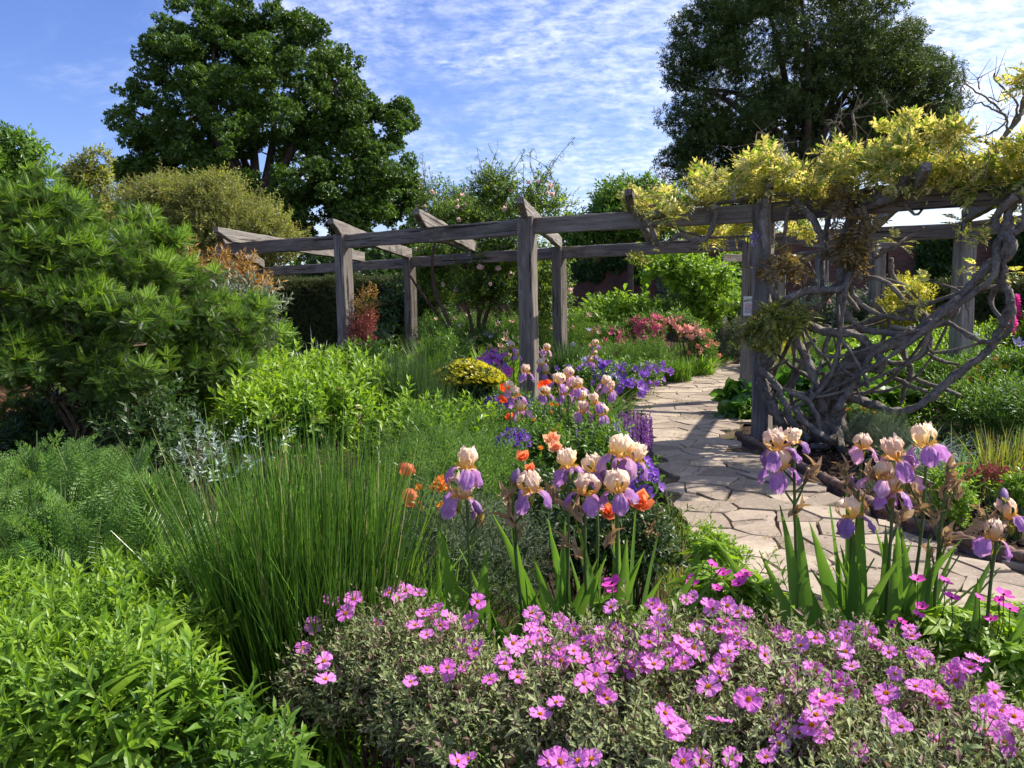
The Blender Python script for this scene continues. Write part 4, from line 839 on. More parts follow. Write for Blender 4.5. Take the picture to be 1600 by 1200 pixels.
def canes():
    rng = np.random.default_rng(62); g = G(); b = np.array(rose.location)
    for pts in ([(718, 555), (700, 500), (680, 455), (676, 400), (690, 340)], [(705, 555), (696, 510), (660, 460), (640, 430)], [(748, 560), (748, 500), (752, 450), (735, 400), (700, 380), (655, 378)], [(752, 560), (758, 500), (770, 460), (765, 420), (790, 360)], [(765, 560), (750, 545), (755, 500)], [(740, 560), (735, 500), (715, 440)], [(725, 420), (745, 380), (765, 340)]):
        g.tube(smooth_pts([at(x, y, 14.2+rng.normal()*.1) for x, y in pts], 6), np.linspace(.045, .018, (len(pts)-1)*6+1), 8, rough=.05, rng=rng, mi=1)
    for k in range(60):
        l = RL[rng.integers(0, 6)]; s = np.array(l[:3])+runit(rng, 1)[0]*np.array(l[3:6])*.7; e = s+np.array([rng.normal()*.25, rng.normal()*.2, rng.uniform(.3, .75)]); P = smooth_pts([s, (s+e)/2+rng.normal(size=3)*.05, e], 4); g.tube(P, np.linspace(.008, .003, 9), 4, mi=1)
        g.inst(S_RO[0], P[3:], frames(runit(rng, 6)), .1)
    g.obj('canes', [ROSEL, TWIG], rose, b)
canes(); 
with_flowers(rose, M_PKROSE, RL, 62, .065, 63)
# ---------------------------------------------------------------- herb layer, left border
def herb(label, lobes, n, T, size, mats, seed, name='leafy_perennial', **k): return plant(name, label, lobes, n, T, size, mats, seed, stems=k.pop('stems', 30), smat=k.pop('smat', STEM), stemr=k.pop('stemr', .004), out=k.pop('out', .5), up=k.pop('up', 1.), **k)
S_H3 = [sprig(13, leaf(.26, 3, .16, .34), 1, .46, 66, .010, s, up=1, taper=.5) for s in (21, 22, 23, 24)]
herb('mound of lance leaved yellow green shoots filling the bottom left corner', [Lb(40, 1010, 2.05, 150, 60), Lb(150, 1040, 1.8, 130, 60), Lb(250, 960, 2.3, 80, 50), Lb(-30, 1130, 1.6, 160, 90), Lb(150, 1150, 1.5, 150, 80), Lb(275, 1050, 2.0, 55, 60)], 2050, S_H3, .105, [LIMEL, STEM], 71, rnd=.45, shell=.7)
herb('darker leafy shoots at the bottom edge below the tall grass', [Lb(240, 1185, 1.5, 90, 40), Lb(390, 1240, 1.5, 60, 24), Lb(130, 1130, 1.6, 110, 40)], 260, S_H3, .115, [MIDL, STEM], 72, rnd=.5)
FRN = [pinnate(9, pinnate(5, leaf(.3, 1, .1, .2), 1, .30, 55, .02, .1, .1, smi=0), 1, .36, 62, .008, d, .15) if False else None for d in (.2,)]
def fern(seed, droop):
    """twice divided feathery leaf"""
    lf = leaf(.34, 1, .1, .2); sub = pinnate(4, lf, 1, .36, 50, .02, .15, .1); P = []; n = 9
    for k in range(n):
        t = .1+.9*k/n; s = .34*math.sin(math.pi*(.2+.72*t))
        for sg in (-1, 1):
            M = frames(np.array([[sg*.85, .5, .15]]), np.array([[0, 0, 1.]]))[0]
            for mi, f in sub[1].items(): P.append(((sub[0], f), M, (0, t, -droop*t*t), s, mi))
    P.append((STICK, np.eye(3), (0, 0, 0), np.array([.01, 1, .01]), 1))
    v, f = compose(P); return v, f
FERNT = [fern(1, .25), fern(2, .45)]
herb('bank of feathery dark green tansy leaves in front of the left conifer', [Lb(60, 850, 3.2, 120, 70), Lb(170, 840, 3.0, 100, 70), Lb(-20, 800, 3.6, 110, 60), Lb(110, 790, 3.7, 120, 46), Lb(230, 850, 3.0, 55, 55), Lb(60, 910, 2.6, 130, 50), Lb(190, 910, 2.6, 90, 46)], 820, FERNT, .17, [FERNL, STEM], 73, 'tansy', rnd=.5, up=.9, out=.8)
S_H2 = [sprig(12, leaf(.34, 2, .14, .3), 1, .42, 62, .010, s) for s in (25, 26, 27)]
for i, (lab, lobes, n, m) in enumerate([
    ('lime green leafy mass right below the conifer tips with small buds', [Lb(380, 620, 6.2, 60, 46), Lb(330, 650, 5.8, 50, 36), Lb(415, 605, 6.8, 44, 26)], 620, LIMEL),
    ('bright green leafy clump at the foot of the leftmost near pergola post', [Lb(500, 622, 7.4, 60, 36), Lb(470, 590, 8.0, 36, 18), Lb(545, 618, 7.2, 50, 36)], 680, LIMEL),
    ('sunlit leafy clump with pale buds between silver leaves and tall grass', [Lb(450, 670, 5.2, 60, 42), Lb(530, 660, 5.4, 60, 46), Lb(400, 680, 5.0, 40, 36), Lb(580, 650, 5.8, 36, 34)], 760, LIMEL),
    ('mid green leafy clump between the rush tuft and the lime green clump', [Lb(600, 650, 5.9, 36, 26)], 200, MIDL)]):
    t = herb(lab, lobes, n, S_H2, .20, [m, STEM], 80+i, k=50, crad=(.1, .2), shell=.6)
    with_flowers(t, blossom('bud_cluster', 5, .35, [DRYBL, DRYBL], 2, .8, 1, .3, .3, 90+i), lobes, 34, .020, 84+i, 'bud_cluster', lift=.13)
# silver cut leaves
herb('silvery narrow leaved shoots in the dark gap behind the tall grass', [Lb(310, 715, 4.0, 40, 30), Lb(350, 690, 4.1, 40, 26), Lb(390, 715, 3.8, 50, 30), Lb(300, 755, 3.8, 36, 20)], 26, S_H2, .10, [SILVERL, SILVERL], 88, 'artemisia', rnd=.8)
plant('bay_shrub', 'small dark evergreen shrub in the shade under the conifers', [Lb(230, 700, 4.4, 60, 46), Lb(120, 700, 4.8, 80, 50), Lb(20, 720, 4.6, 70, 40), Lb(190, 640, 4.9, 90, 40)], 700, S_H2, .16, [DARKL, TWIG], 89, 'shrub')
def tuft(name, label, px, py_base, Y, wpx, hpx, n, w, mat, seed, lean=.25, droop=.1, cat='ornamental grass', top=None, ground=True, seg=5, hj=.25, ry=None, fan=0, group=None, extra=None):
    """a clump of grass blades: rises from the soil, tops out hpx above pixel row py_base"""
    rng = np.random.default_rng(seed); c = at(px, py_base, Y); h = c[2]+hpx*Y/F; base = np.array([c[0], Y, 0]); t = thing(name, label, cat, base, group); r = wpx/2*Y/F
    a = rng.uniform(0, 2*np.pi, n); q = np.sqrt(rng.random(n))*r; B = np.stack([base[0]+np.cos(a)*q, base[1]+np.sin(a)*q*(ry or .8), np.full(n, -.02)], -1)
    az = a+rng.normal(size=n)*1.1; hh = h*np.clip(1-hj*rng.random(n)**1.5+.03*rng.normal(size=n), .3, 1.15); g = G(); ln = lean*(.4+.6*q/r)*rng.uniform(.1, 2.0, n)**1.5
    tips = blades(g, rng, B, hh, ln, w*rng.uniform(.6, 1.3, n), seg, az, droop*rng.random(n)*1.6); g.obj('blades', mat, t, base)
    if extra: extra(t, rng, base, r, h, tips)
    return t
def arching(cnt, hmul, w, mat):
    def f(t, rng, base, r, h, tips):
        g = G(); a = np.where(rng.random(cnt) < .7, rng.uniform(-np.pi, 0, cnt), rng.uniform(0, 2*np.pi, cnt)); B = np.stack([base[0]+np.cos(a)*r*.8, base[1]+np.sin(a)*r*.7, 0*a], -1)
        blades(g, rng, B, h*hmul*rng.uniform(.6, 1.2, cnt), rng.uniform(.25, .6, cnt), w, 9, a+rng.normal(size=cnt)*.5, rng.uniform(.25, .75, cnt)); c2 = 90; a2 = rng.uniform(-np.pi*.95, -.05*np.pi, c2); B2 = np.stack([base[0]+np.cos(a2)*r*1.12, base[1]+np.sin(a2)*r*1.1, 0*a2], -1); blades(g, rng, B2, h*rng.uniform(.5, .85, c2), rng.uniform(.2, .5, c2), w*1.15, 12, a2+rng.normal(size=c2)*.9, rng.uniform(.55, .95, c2)); g.obj('arching_blades', mat, t, base)
    return f
tuft('grass_tuft', 'very tall dark green grass clump dominating the lower left foreground', 478, 900, 2.2, 250, 290, 3700, .0046, GRASSL, 101, .10, .16, seg=6, hj=.58, extra=arching(240, .66, .0115, LTGRASS))
tuft('grass_tuft', 'upright bright tips of grass behind the tall foreground clump', 520, 800, 2.6, 170, 150, 420, .006, LTGRASS, 102, .12, .04, hj=.4)
tuft('grass_tuft', 'dark thin rush like tuft standing in front of the second back post', 642, 640, 5.8, 66, 100, 1300, .008, DKGRASS, 103, .1, .02, hj=.35); tuft('grass_tuft', 'dark rush tuft lower and left of the yellow topped spurge', 660, 640, 5.8, 80, 64, 700, .007, DKGRASS, 104, .14, .05, hj=.35)
tuft('grass_tuft', 'fluffy green rush tuft behind the second back post', 672, 540, 10.5, 40, 26, 420, .01, MIDL, 105, .2, .1)
tuft('grass_tuft', 'grey green arching grass in the dark hollow below the conifers', 275, 740, 4.1, 70, 60, 130, .007, GREYL, 106, .35, .2)
tuft('grass_tuft', 'fresh green arching grass beside the salmon poppies', 650, 880, 2.75, 150, 90, 620, .007, LTGRASS, 107, .35, .25, hj=.6)
tuft('grass_tuft', 'short pale green grass between the feathery mound and the iris leaves', 720, 900, 2.9, 90, 70, 260, .006, LTGRASS, 108, .4, .3, hj=.6)
# feathery mounds of the centre
S_FT = [sprig(16, leaf(.12, 1, .05, .2), 1, .30, 58, .012, s, start=.05) for s in (31, 32, 33)]
for i, (lab, lobes, n) in enumerate([
    ('large soft feathery green mound at the centre left of the garden', [Lb(660, 710, 4.8, 60, 44), Lb(620, 690, 5.4, 40, 36), Lb(700, 690, 5.2, 50, 36), Lb(640, 760, 4.2, 46, 46)], 3000),
    ('feathery green mound behind the single tall iris', [Lb(750, 700, 4.9, 46, 36), Lb(760, 760, 4.0, 50, 60), Lb(720, 790, 3.7, 56, 60), Lb(700, 740, 4.4, 56, 46)], 3300),
    ('grey green feathery mound low between the iris leaves', [Lb(770, 880, 3.1, 60, 56), Lb(720, 860, 3.2, 50, 46), Lb(640, 830, 3.5, 60, 40)], 1500)]):
    herb(lab, lobes, n, S_FT, .105, [(FERNL, FERNL, GREYL)[i], STEM], 110+i, 'cosmos_plant', k=34, crad=(.12, .22), shell=.28, out=.9, up=.7, rnd=.8)
herb('lime leaved shoots pushing up through the feathery mound', [Lb(650, 668, 5.2, 40, 20), Lb(700, 700, 4.8, 36, 18), Lb(740, 672, 5.2, 30, 14), Lb(610, 700, 4.9, 30, 18)], 120, S_H2, .15, [LIMEL, STEM], 113)
tuft('grass_tuft', 'loose pale grass blades arching over the feathery mound', 700, 700, 4.6, 150, 40, 150, .007, LTGRASS, 114, .4, .35, hj=.4)
# yellow-topped spurge
E0 = [Lb(732, 612, 7.4, 48, 34), Lb(700, 620, 7.4, 28, 30), Lb(762, 622, 7.4, 22, 26), Lb(730, 650, 7.4, 50, 40)]
sp = plant('spurge', 'neat dark domed spurge with an acid yellow flowering top', E0, 1500, S_H2, .12, [DARKL, STEM], 115, stems=30, out=.8, up=.8, bump=.08)
g = G(); rng = np.random.default_rng(116); P, N = blob(rng, E0[:3], 5200, .06, .05); m = N[:, 2] > .4; P = P[m][:2200]; P += N[m][:2200]*.085; g.inst(rosette(5, leaf(.7, 1, .1, -.1), 1, 25), P, frames(nrm(N[m][:2200]*.4+[0, 0, 1])), .028); g.obj('yellow_bracts', ACIDL, sp, np.array(sp.location))
# silver arching and red plants by the near post
tuft('giant_leek', 'glaucous silvery arching leaves left of the near pergola post', 495, 545, 10.6, 50, 44, 130, .028, SILVERL, 117, .45, .5, cat='plant', seg=8)
tuft('giant_leek', 'silvery strap leaves lower beside the orange rosebud', 515, 590, 10.0, 56, 60, 90, .03, GREYL, 118, .4, .5, cat='plant', seg=8)
plant('barberry_shrub', 'small crimson leaved shrub right of the near pergola post', [Lb(567, 515, 10.6, 14, 26), Lb(560, 535, 10.6, 16, 16)], 260, S_TW, .11, [REDL, TWIG], 119, 'shrub', stems=12)
plant('barberry_shrub', 'copper tinted shoots above the crimson leaved shrub', [Lb(572, 478, 11.2, 16, 22)], 80, S_TW, .12, [ORANGEL, TWIG], 120, 'shrub', stems=10)
plant('holly_shrub', 'dark evergreen shrub with spiny leaves between two timber posts', [Lb(600, 510, 19, 40, 44), Lb(650, 490, 19.5, 40, 44), Lb(580, 550, 12.6, 30, 16)], 1100, S_BR, .26, [DARKL, TWIG], 121, 'shrub', k=50, crad=(.2, .35))
herb('low green foliage around the foot of the near left post', [Lb(560, 575, 9.4, 50, 16), Lb(430, 545, 10.2, 30, 20)], 500, S_H2, .17, [MIDL, STEM], 122)
# ---------------------------------------------------------------- middle and far beds
def bed(lab, lobes, n, T, size, mats, seed, name='perennial', fl=(), **k):
    t = herb(lab, lobes, n, T, size, mats, seed, name, **k)
    for j, (me, cnt, s) in enumerate(fl): with_flowers(t, me, lobes, cnt, s, seed*7+j, lift=size*.6)
    return t
def fm(nm, c1, c2, n=5, w=.8, cup=.3, layers=1, c=None, centre=.15, seed=0): return blossom('flower', n, w, [petalmat(nm, c1, c2), c or YELC], 2, cup, layers, centre, .08, seed)
F_PURP = fm('violet_petal', (.22, .07, .50), (.40, .17, .72)); F_HOT = fm('crimson_pink_petal', (.62, .05, .16), (.80, .16, .30), 6, .5, .5); F_SALM = fm('salmon_pink_petal', (.82, .26, .22), (.90, .42, .36), 6, .5, .5)
F_CORAL = fm('coral_red_petal', (.75, .12, .12), (.85, .28, .22), 6, .6, .4); F_DPUR = fm('deep_violet_petal', (.10, .03, .33), (.24, .07, .52)); F_MAG = fm('magenta_purple_petal', (.42, .05, .38), (.62, .15, .60))
F_ORG = fm('orange_petal', (.85, .20, .02), (.95, .34, .03), 12, .3, .1, 2); F_YEL = fm('soft_yellow_petal', (.80, .60, .16), (.88, .72, .30), 6, .6, .4); F_WHT = fm('cream_white_petal', (.70, .66, .58), (.80, .78, .72), 5, .7, .3); F_LIL = fm('pale_lilac_petal', (.35, .33, .72), (.55, .50, .85), 6, .6, .4); F_RED = fm('dark_red_petal', (.42, .02, .07), (.60, .06, .12), 5, .7, .3)
F_PEACH = fm('peach_petal', (.82, .42, .22), (.90, .58, .40), 7, .7, .5, 3); F_BRZ = fm('faded_pink_petal', (.55, .28, .25), (.70, .42, .36), 5, .6, .5)
def gz(px, py, Y, rx, rz): return Lb(px, py, Y, rx, rz)
bed('mound of violet cranesbill spilling over the left path edge', [gz(1000, 592, 11.6, 32, 16), gz(960, 585, 12, 26, 14), gz(1022, 582, 12.2, 18, 12), gz(985, 612, 11.2, 20, 12)], 420, S_BR, .12, [MIDL, STEM], 131, 'cranesbill', [(F_PURP, 99, .062)])
bed('paler violet flowers mixed in behind the cranesbill mound', [gz(925, 575, 12.6, 36, 10), gz(900, 585, 12.2, 30, 10), gz(950, 600, 11.6, 20, 14)], 260, S_BR, .12, [MIDL, STEM], 132, 'cranesbill', [(F_LIL, 30, .05), (F_PURP, 30, .05)])
bed('crimson pink lilies in front of the small dark hedge', [gz(945, 528, 15, 18, 10), gz(965, 535, 14.8, 18, 9), gz(980, 522, 15, 14, 8), gz(998, 512, 15, 12, 10)], 260, S_LN, .2, [MIDL, STEM], 133, 'lily_clump', [(F_HOT, 50, .075)])
bed('tall crimson lily spike clump left of the salmon flower head', [gz(1019, 518, 14.8, 11, 18), gz(1015, 535, 14.6, 14, 8)], 150, S_LN, .2, [MIDL, STEM], 134, 'lily_clump', [(F_HOT, 34, .085), (F_SALM, 8, .08)])
bed('big rounded salmon pink flower head in the far bed', [gz(1055, 512, 14.8, 17, 9), gz(1080, 522, 14.8, 9, 8)], 260, S_LN, .2, [MIDL, STEM], 135, 'lily_clump', [(F_SALM, 40, .085)])
bed('scattered coral flowers on dark foliage by the far post', [gz(1090, 530, 15, 22, 14), gz(1100, 550, 14.8, 20, 14), gz(940, 560, 14, 30, 14)], 360, S_TW, .17, [MIDL, STEM], 136, 'perennial', [(F_CORAL, 22, .06), (F_SALM, 14, .06)])
for i, (lab, l, n, T, s, m) in enumerate([
    ('leafy green shrub in front of the shaded wall centre', [gz(950, 500, 17.5, 34, 22), gz(985, 492, 17.5, 30, 20), gz(920, 520, 17, 40, 18)], 420, S_BR, .3, LIMEL), ('fine leaved rose bushes beneath the wall shrub', [gz(1040, 500, 17.5, 30, 20), gz(1090, 505, 17.5, 34, 24), gz(1110, 480, 18, 22, 26)], 700, S_RO, .2, MIDL),
    ('grey green grassy herbs left of the crimson lilies', [gz(890, 520, 15.5, 34, 22), gz(910, 545, 14.6, 34, 24), gz(860, 545, 14.6, 36, 26)], 900, S_FT, .24, MIDL), ('green herbs behind the cranesbill', [gz(965, 565, 13.4, 40, 18), gz(1010, 560, 13.6, 38, 18), gz(900, 575, 13.2, 36, 20)], 800, S_FT, .2, FERNL),
    ('low green foliage left of the double middle posts', [gz(780, 550, 14, 40, 22), gz(740, 545, 14.4, 40, 26), gz(700, 560, 12.5, 34, 22), gz(680, 540, 13.5, 30, 24)], 900, S_LN, .22, MIDL),
    ('hazy pale green herbs under the climbing rose canes', [gz(760, 520, 16, 60, 20), gz(690, 520, 16, 40, 18), gz(830, 520, 16, 40, 20)], 700, S_FT, .26, FERNL)]): bed(lab, l, n, T, s, [m, STEM], 140+i, fl=[(F_BRZ, 16, .07), (F_LIL, 8, .06)] if i in (2, 4, 5) else ())
tuft('day_lily', 'bright green arching strap leaves by the far left path edge', 1095, 580, 14.8, 40, 36, 300, .02, LTGRASS, 151, .6, .4, cat='plant', seg=6)
tuft('day_lily', 'grassy upright leaves with yellow seed heads before the salmon flower head', 1058, 590, 13.8, 44, 44, 300, .018, MIDL, 152, .35, .3, cat='plant'); tuft('day_lily', 'grey green strap leaves in front of the crimson lilies', 1010, 585, 13.8, 50, 36, 260, .018, GREYL, 153, .4, .35, cat='plant')
tuft('iris_clump', 'fan of green sword leaves behind the cream irises at the path bend', 905, 640, 8.4, 80, 42, 200, .026, LTGRASS, 154, .7, .2, cat='plant'); tuft('iris_clump', 'upright blue green sword leaves behind the middle posts', 880, 560, 12.5, 50, 40, 200, .022, DKGRASS, 155, .2, .08, cat='plant'); tuft('iris_clump', 'sword leaves under the far rose canes', 770, 560, 13, 80, 26, 260, .022, LTGRASS, 156, .3, .1, cat='plant')
bed('violet and magenta stocks behind the yellow topped spurge', [gz(765, 575, 8.6, 16, 10), gz(780, 582, 8.5, 12, 8), gz(772, 562, 8.6, 8, 8)], 90, S_H2, .1, [MIDL, STEM], 157, 'stock', [(F_MAG, 44, .04), (F_PURP, 30, .04), (F_HOT, 20, .035)])
bed('deep violet stocks at the foot of the middle post', [gz(790, 636, 6.2, 20, 9), gz(815, 640, 6.1, 14, 8), gz(830, 655, 6.0, 18, 10), gz(845, 650, 6.1, 12, 10)], 200, S_H2, .1, [MIDL, STEM], 158, 'stock', [(F_DPUR, 98, .032)])
bed('small tight head of violet stock among the feathery green', [gz(803, 691, 4.4, 13, 9)], 20, S_H2, .08, [MIDL, STEM], 159, 'stock', [(F_DPUR, 46, .022)])
bed('leaning spike of violet stock behind the orange rose', [gz(988, 722, 3.4, 9, 13), gz(998, 742, 3.4, 11, 14), gz(1006, 765, 3.4, 11, 12)], 20, S_H2, .08, [MIDL, STEM], 160, 'stock', [(F_PURP, 90, .018)])
bed('leafy underplanting round the cream irises of the middle bed', [gz(800, 680, 5.4, 46, 26), gz(870, 670, 5.6, 46, 30), gz(920, 690, 5.2, 50, 28), gz(850, 710, 4.6, 50, 26), gz(940, 720, 4.6, 40, 30)], 1300, S_H2, .10, [MIDL, STEM], 161, fl=[(F_ORG, 10, .02)])
# salvia spikes
def spikes(name, label, px0, px1, py0, py1, Y, n, mats, seed, hs=.22, r=.011):
    rng = np.random.default_rng(seed); L = []; c = at((px0+px1)/2, (py0+py1)/2, Y); t = thing(name, label, 'plant', (c[0], c[1], 0)); gs = G()
    T = rosette(5, leaf(.7, 1, .2, .1), 2, 30)
    for k in range(n):
        tip = at(rng.uniform(px0, px1), rng.uniform(py0, py1), Y+rng.normal()*.35); h = hs*rng.uniform(.7, 1.2); g = G(); m = 26; z = np.linspace(0, 1, m); P = tip+np.stack([rng.normal(size=m)*.003, rng.normal(size=m)*.003, -h*z], -1); P[:, 0] -= (1-z)*0
        g.inst(T, P, frames(runit(rng, m)*.5+[0, 0, 1.]), r*(.5+.8*z**.6)*1.4); o = g.obj('flower_spike', mats, t, tip); 
        b = np.array([tip[0]+rng.normal()*.04, tip[1]+rng.normal()*.03, -.02]); gs.tube(smooth_pts([b, (b+tip)/2, tip], 3), np.linspace(.003, .002, 7), 4)
    gs.obj('stems', STEM, t, (c[0], c[1], 0)); return t
SALV = petalmat('salvia_violet', (.20, .07, .28), (.34, .13, .40)); SALV2 = petalmat('catmint_violet', (.24, .16, .42), (.42, .30, .60)); LUP = petalmat('lupin_pink', (.75, .03, .32), (.88, .12, .48))
spikes('salvia', 'slender purple salvia spikes leaning over the left path edge', 962, 1018, 640, 662, 6.6, 34, SALV, 165, .26, .014)
spikes('salvia', 'hazy mauve catmint spikes between the irises and the paving', 900, 985, 660, 685, 5.4, 40, SALV2, 166, .16, .010)
spikes('lupin', 'hot pink flower spike in front of the right hedge', 1578, 1596, 460, 476, 12, 3, LUP, 167, .42, .055)
# ---------------------------------------------------------------- right-hand beds
for i, (lab, l, n, T, s, m, fl) in enumerate([
    ('broad sunlit lime green bed behind the right timber post', [gz(1480, 555, 12, 60, 26), gz(1540, 545, 12.4, 50, 26), gz(1600, 540, 12.4, 50, 34), gz(1430, 560, 11.6, 40, 24)], 1500, S_H2, .2, LIMEL, [(F_LIL, 7, .07)]),
    ('bright leafy mass seen through the wisteria stems', [gz(1370, 575, 11.2, 44, 26), gz(1330, 600, 10.6, 36, 26), gz(1410, 600, 10.4, 44, 26), gz(1350, 630, 10, 44, 20)], 1200, S_BR, .2, LIMEL, []),
    ('green herb clump with yellow buds at the foot of the right post', [gz(1480, 600, 9.6, 36, 26), gz(1530, 590, 9.8, 36, 26), gz(1450, 620, 9.4, 30, 22), gz(1500, 635, 8.9, 40, 20)], 1000, S_H2, .16, MIDL, [(F_YEL, 6, .03)]),
    ('dark green leafy clump at the right edge below the orange flowers', [gz(1560, 640, 7.8, 50, 30), gz(1600, 660, 7.2, 50, 40), gz(1530, 660, 7.6, 36, 24), gz(1600, 600, 8.4, 50, 30)], 1200, S_LN, .17, MIDL, []),
    ('cream and peach roses beyond the right timber post', [gz(1545, 505, 14.2, 26, 16), gz(1520, 490, 14.4, 22, 22), gz(1570, 520, 14, 24, 14)], 520, S_RO, .16, GREYL, [(F_PEACH, 20, .07), (F_WHT, 14, .06)]),
    ('grey green roses with pale blooms left of the right timber post', [gz(1470, 520, 14, 40, 18), gz(1440, 500, 14.2, 30, 18)], 500, S_RO, .16, GREYL, [(F_WHT, 14, .05), (F_SALM, 6, .05)]),
    ('pale variegated bushes behind the wisteria trunk', [gz(1300, 490, 15.5, 50, 34), gz(1360, 500, 15, 50, 34), gz(1250, 510, 16, 40, 26), gz(1400, 470, 15, 40, 24)], 1700, S_RO, .2, GREYL, [(F_WHT, 20, .05), (F_BRZ, 14, .06)]),
    ('yellow green bush lit up between the wisteria branches', [gz(1420, 470, 13.6, 30, 28), gz(1400, 500, 13.6, 30, 20)], 420, S_RO, .17, ACIDL, []),
    ('low golden ground plants beside the far path', [gz(1250, 550, 14.5, 40, 16), gz(1230, 560, 14, 26, 12), gz(1170, 555, 20, 20, 10)], 700, S_TW, .14, ACIDL, [(F_ORG, 10, .04)]),
    ('green herbs between the wisteria and the far posts', [gz(1290, 560, 12.5, 60, 26), gz(1240, 590, 11.6, 40, 24), gz(1330, 550, 12.6, 40, 26)], 1200, S_FT, .2, FERNL, [(F_ORG, 8, .04)]),
    ('dark low sedum like ground plant under the wisteria branch', [gz(1370, 670, 7.4, 44, 22), gz(1400, 690, 7.0, 40, 16), gz(1340, 680, 7.6, 24, 16)], 1500, S_FT, .07, GREYL, []),
    ('dark red sedum flowers near the right edge', [gz(1545, 745, 5.6, 30, 12), gz(1590, 752, 5.6, 30, 12)], 500, S_TW, .05, REDL, [(F_RED, 60, .016)]),
    ('light green bushy seedling on the soil behind the right irises', [gz(1490, 790, 4.9, 26, 30), gz(1478, 760, 5.0, 20, 16)], 420, S_BR, .06, LIMEL, []),
    ('light green ferny seedling at the right edge of the soil', [gz(1592, 770, 4.9, 22, 22)], 260, S_BR, .06, LIMEL, []),
    ('sparse grey herbs on the soil near the rope edging', [gz(1390, 765, 5.9, 40, 12), gz(1450, 790, 5.3, 24, 14), gz(1430, 740, 6.2, 40, 14)], 420, S_FT, .07, GREYL, [])]):
    bed(lab, l, n, T, s, [m, STEM], 170+i, fl=fl, k=0)
tuft('sedge', 'silvery arching sedge on the soil right of the wisteria trunk', 1440, 690, 7.0, 110, 30, 420, .008, SILVERL, 191, .8, .75, hj=.5)
tuft('day_lily', 'arching green strap leaved clump behind the tallest right iris', 1500, 740, 5.7, 40, 62, 80, .016, IRISL, 192, .6, .4, cat='plant', seg=8); tuft('grass_tuft', 'stiff upright yellowish grass near the right edge', 1565, 735, 5.9, 60, 82, 130, .011, OLIVEL, 193, .2, .03, hj=.5); tuft('grass_tuft', 'second stiff grass tuft cut by the right edge', 1612, 735, 6.2, 50, 78, 90, .011, DKGRASS, 194, .2, .03, hj=.5)
tuft('grass_tuft', 'thin straw coloured grass at the left path edge beside the orange rose', 1045, 860, 3.9, 50, 110, 60, .005, OLIVEL, 195, .35, .1, hj=.6)
bed('orange blanket flowers above the dark clump at the right edge', [gz(1560, 585, 8.6, 28, 16), gz(1598, 580, 8.6, 26, 16), gz(1545, 600, 8.4, 20, 12)], 500, S_H2, .13, [MIDL, STEM], 196, fl=[(F_ORG, 42, .035)])
bed('few orange flowers at the foot of the wisteria trunk', [gz(1345, 650, 8.3, 22, 8), gz(1370, 652, 8.3, 18, 8)], 160, S_H2, .1, [MIDL, STEM], 197, fl=[(F_ORG, 12, .034)])
# bergenias
def rosette_leaves(label, lobes, n, seed, size=.2, mat=None, name='bergenia'):
    lf = leaf(.78, 4, .06, .35, .55); lf2 = sprig(3, lf, .5, 1., 50, .03, 3, tip=False); return plant(name, label, lobes, n, [lf2, sprig(3, lf, .5, 1., 60, .03, 8, tip=False)], size, [mat or BERGL, STEM], seed, stems=0, out=.7, up=.5, rnd=.5, bump=.05)
rosette_leaves('glossy broad leaved bergenia between path and post with the notice', [gz(1160, 632, 10.0, 28, 18), gz(1175, 645, 9.8, 24, 14), gz(1150, 645, 9.8, 22, 10)], 90, 201)
rosette_leaves('glossy broad leaved bergenia glimpsed under the twisted stems', [gz(1235, 610, 10.2, 26, 18), gz(1265, 600, 10.2, 24, 16), gz(1230, 645, 9.6, 26, 16)], 90, 202); rosette_leaves('big rounded hosta leaves right of the wisteria trunk', [gz(1350, 635, 9.4, 34, 20), gz(1400, 640, 9.4, 30, 18)], 80, 203, .22, MIDL, 'hosta')
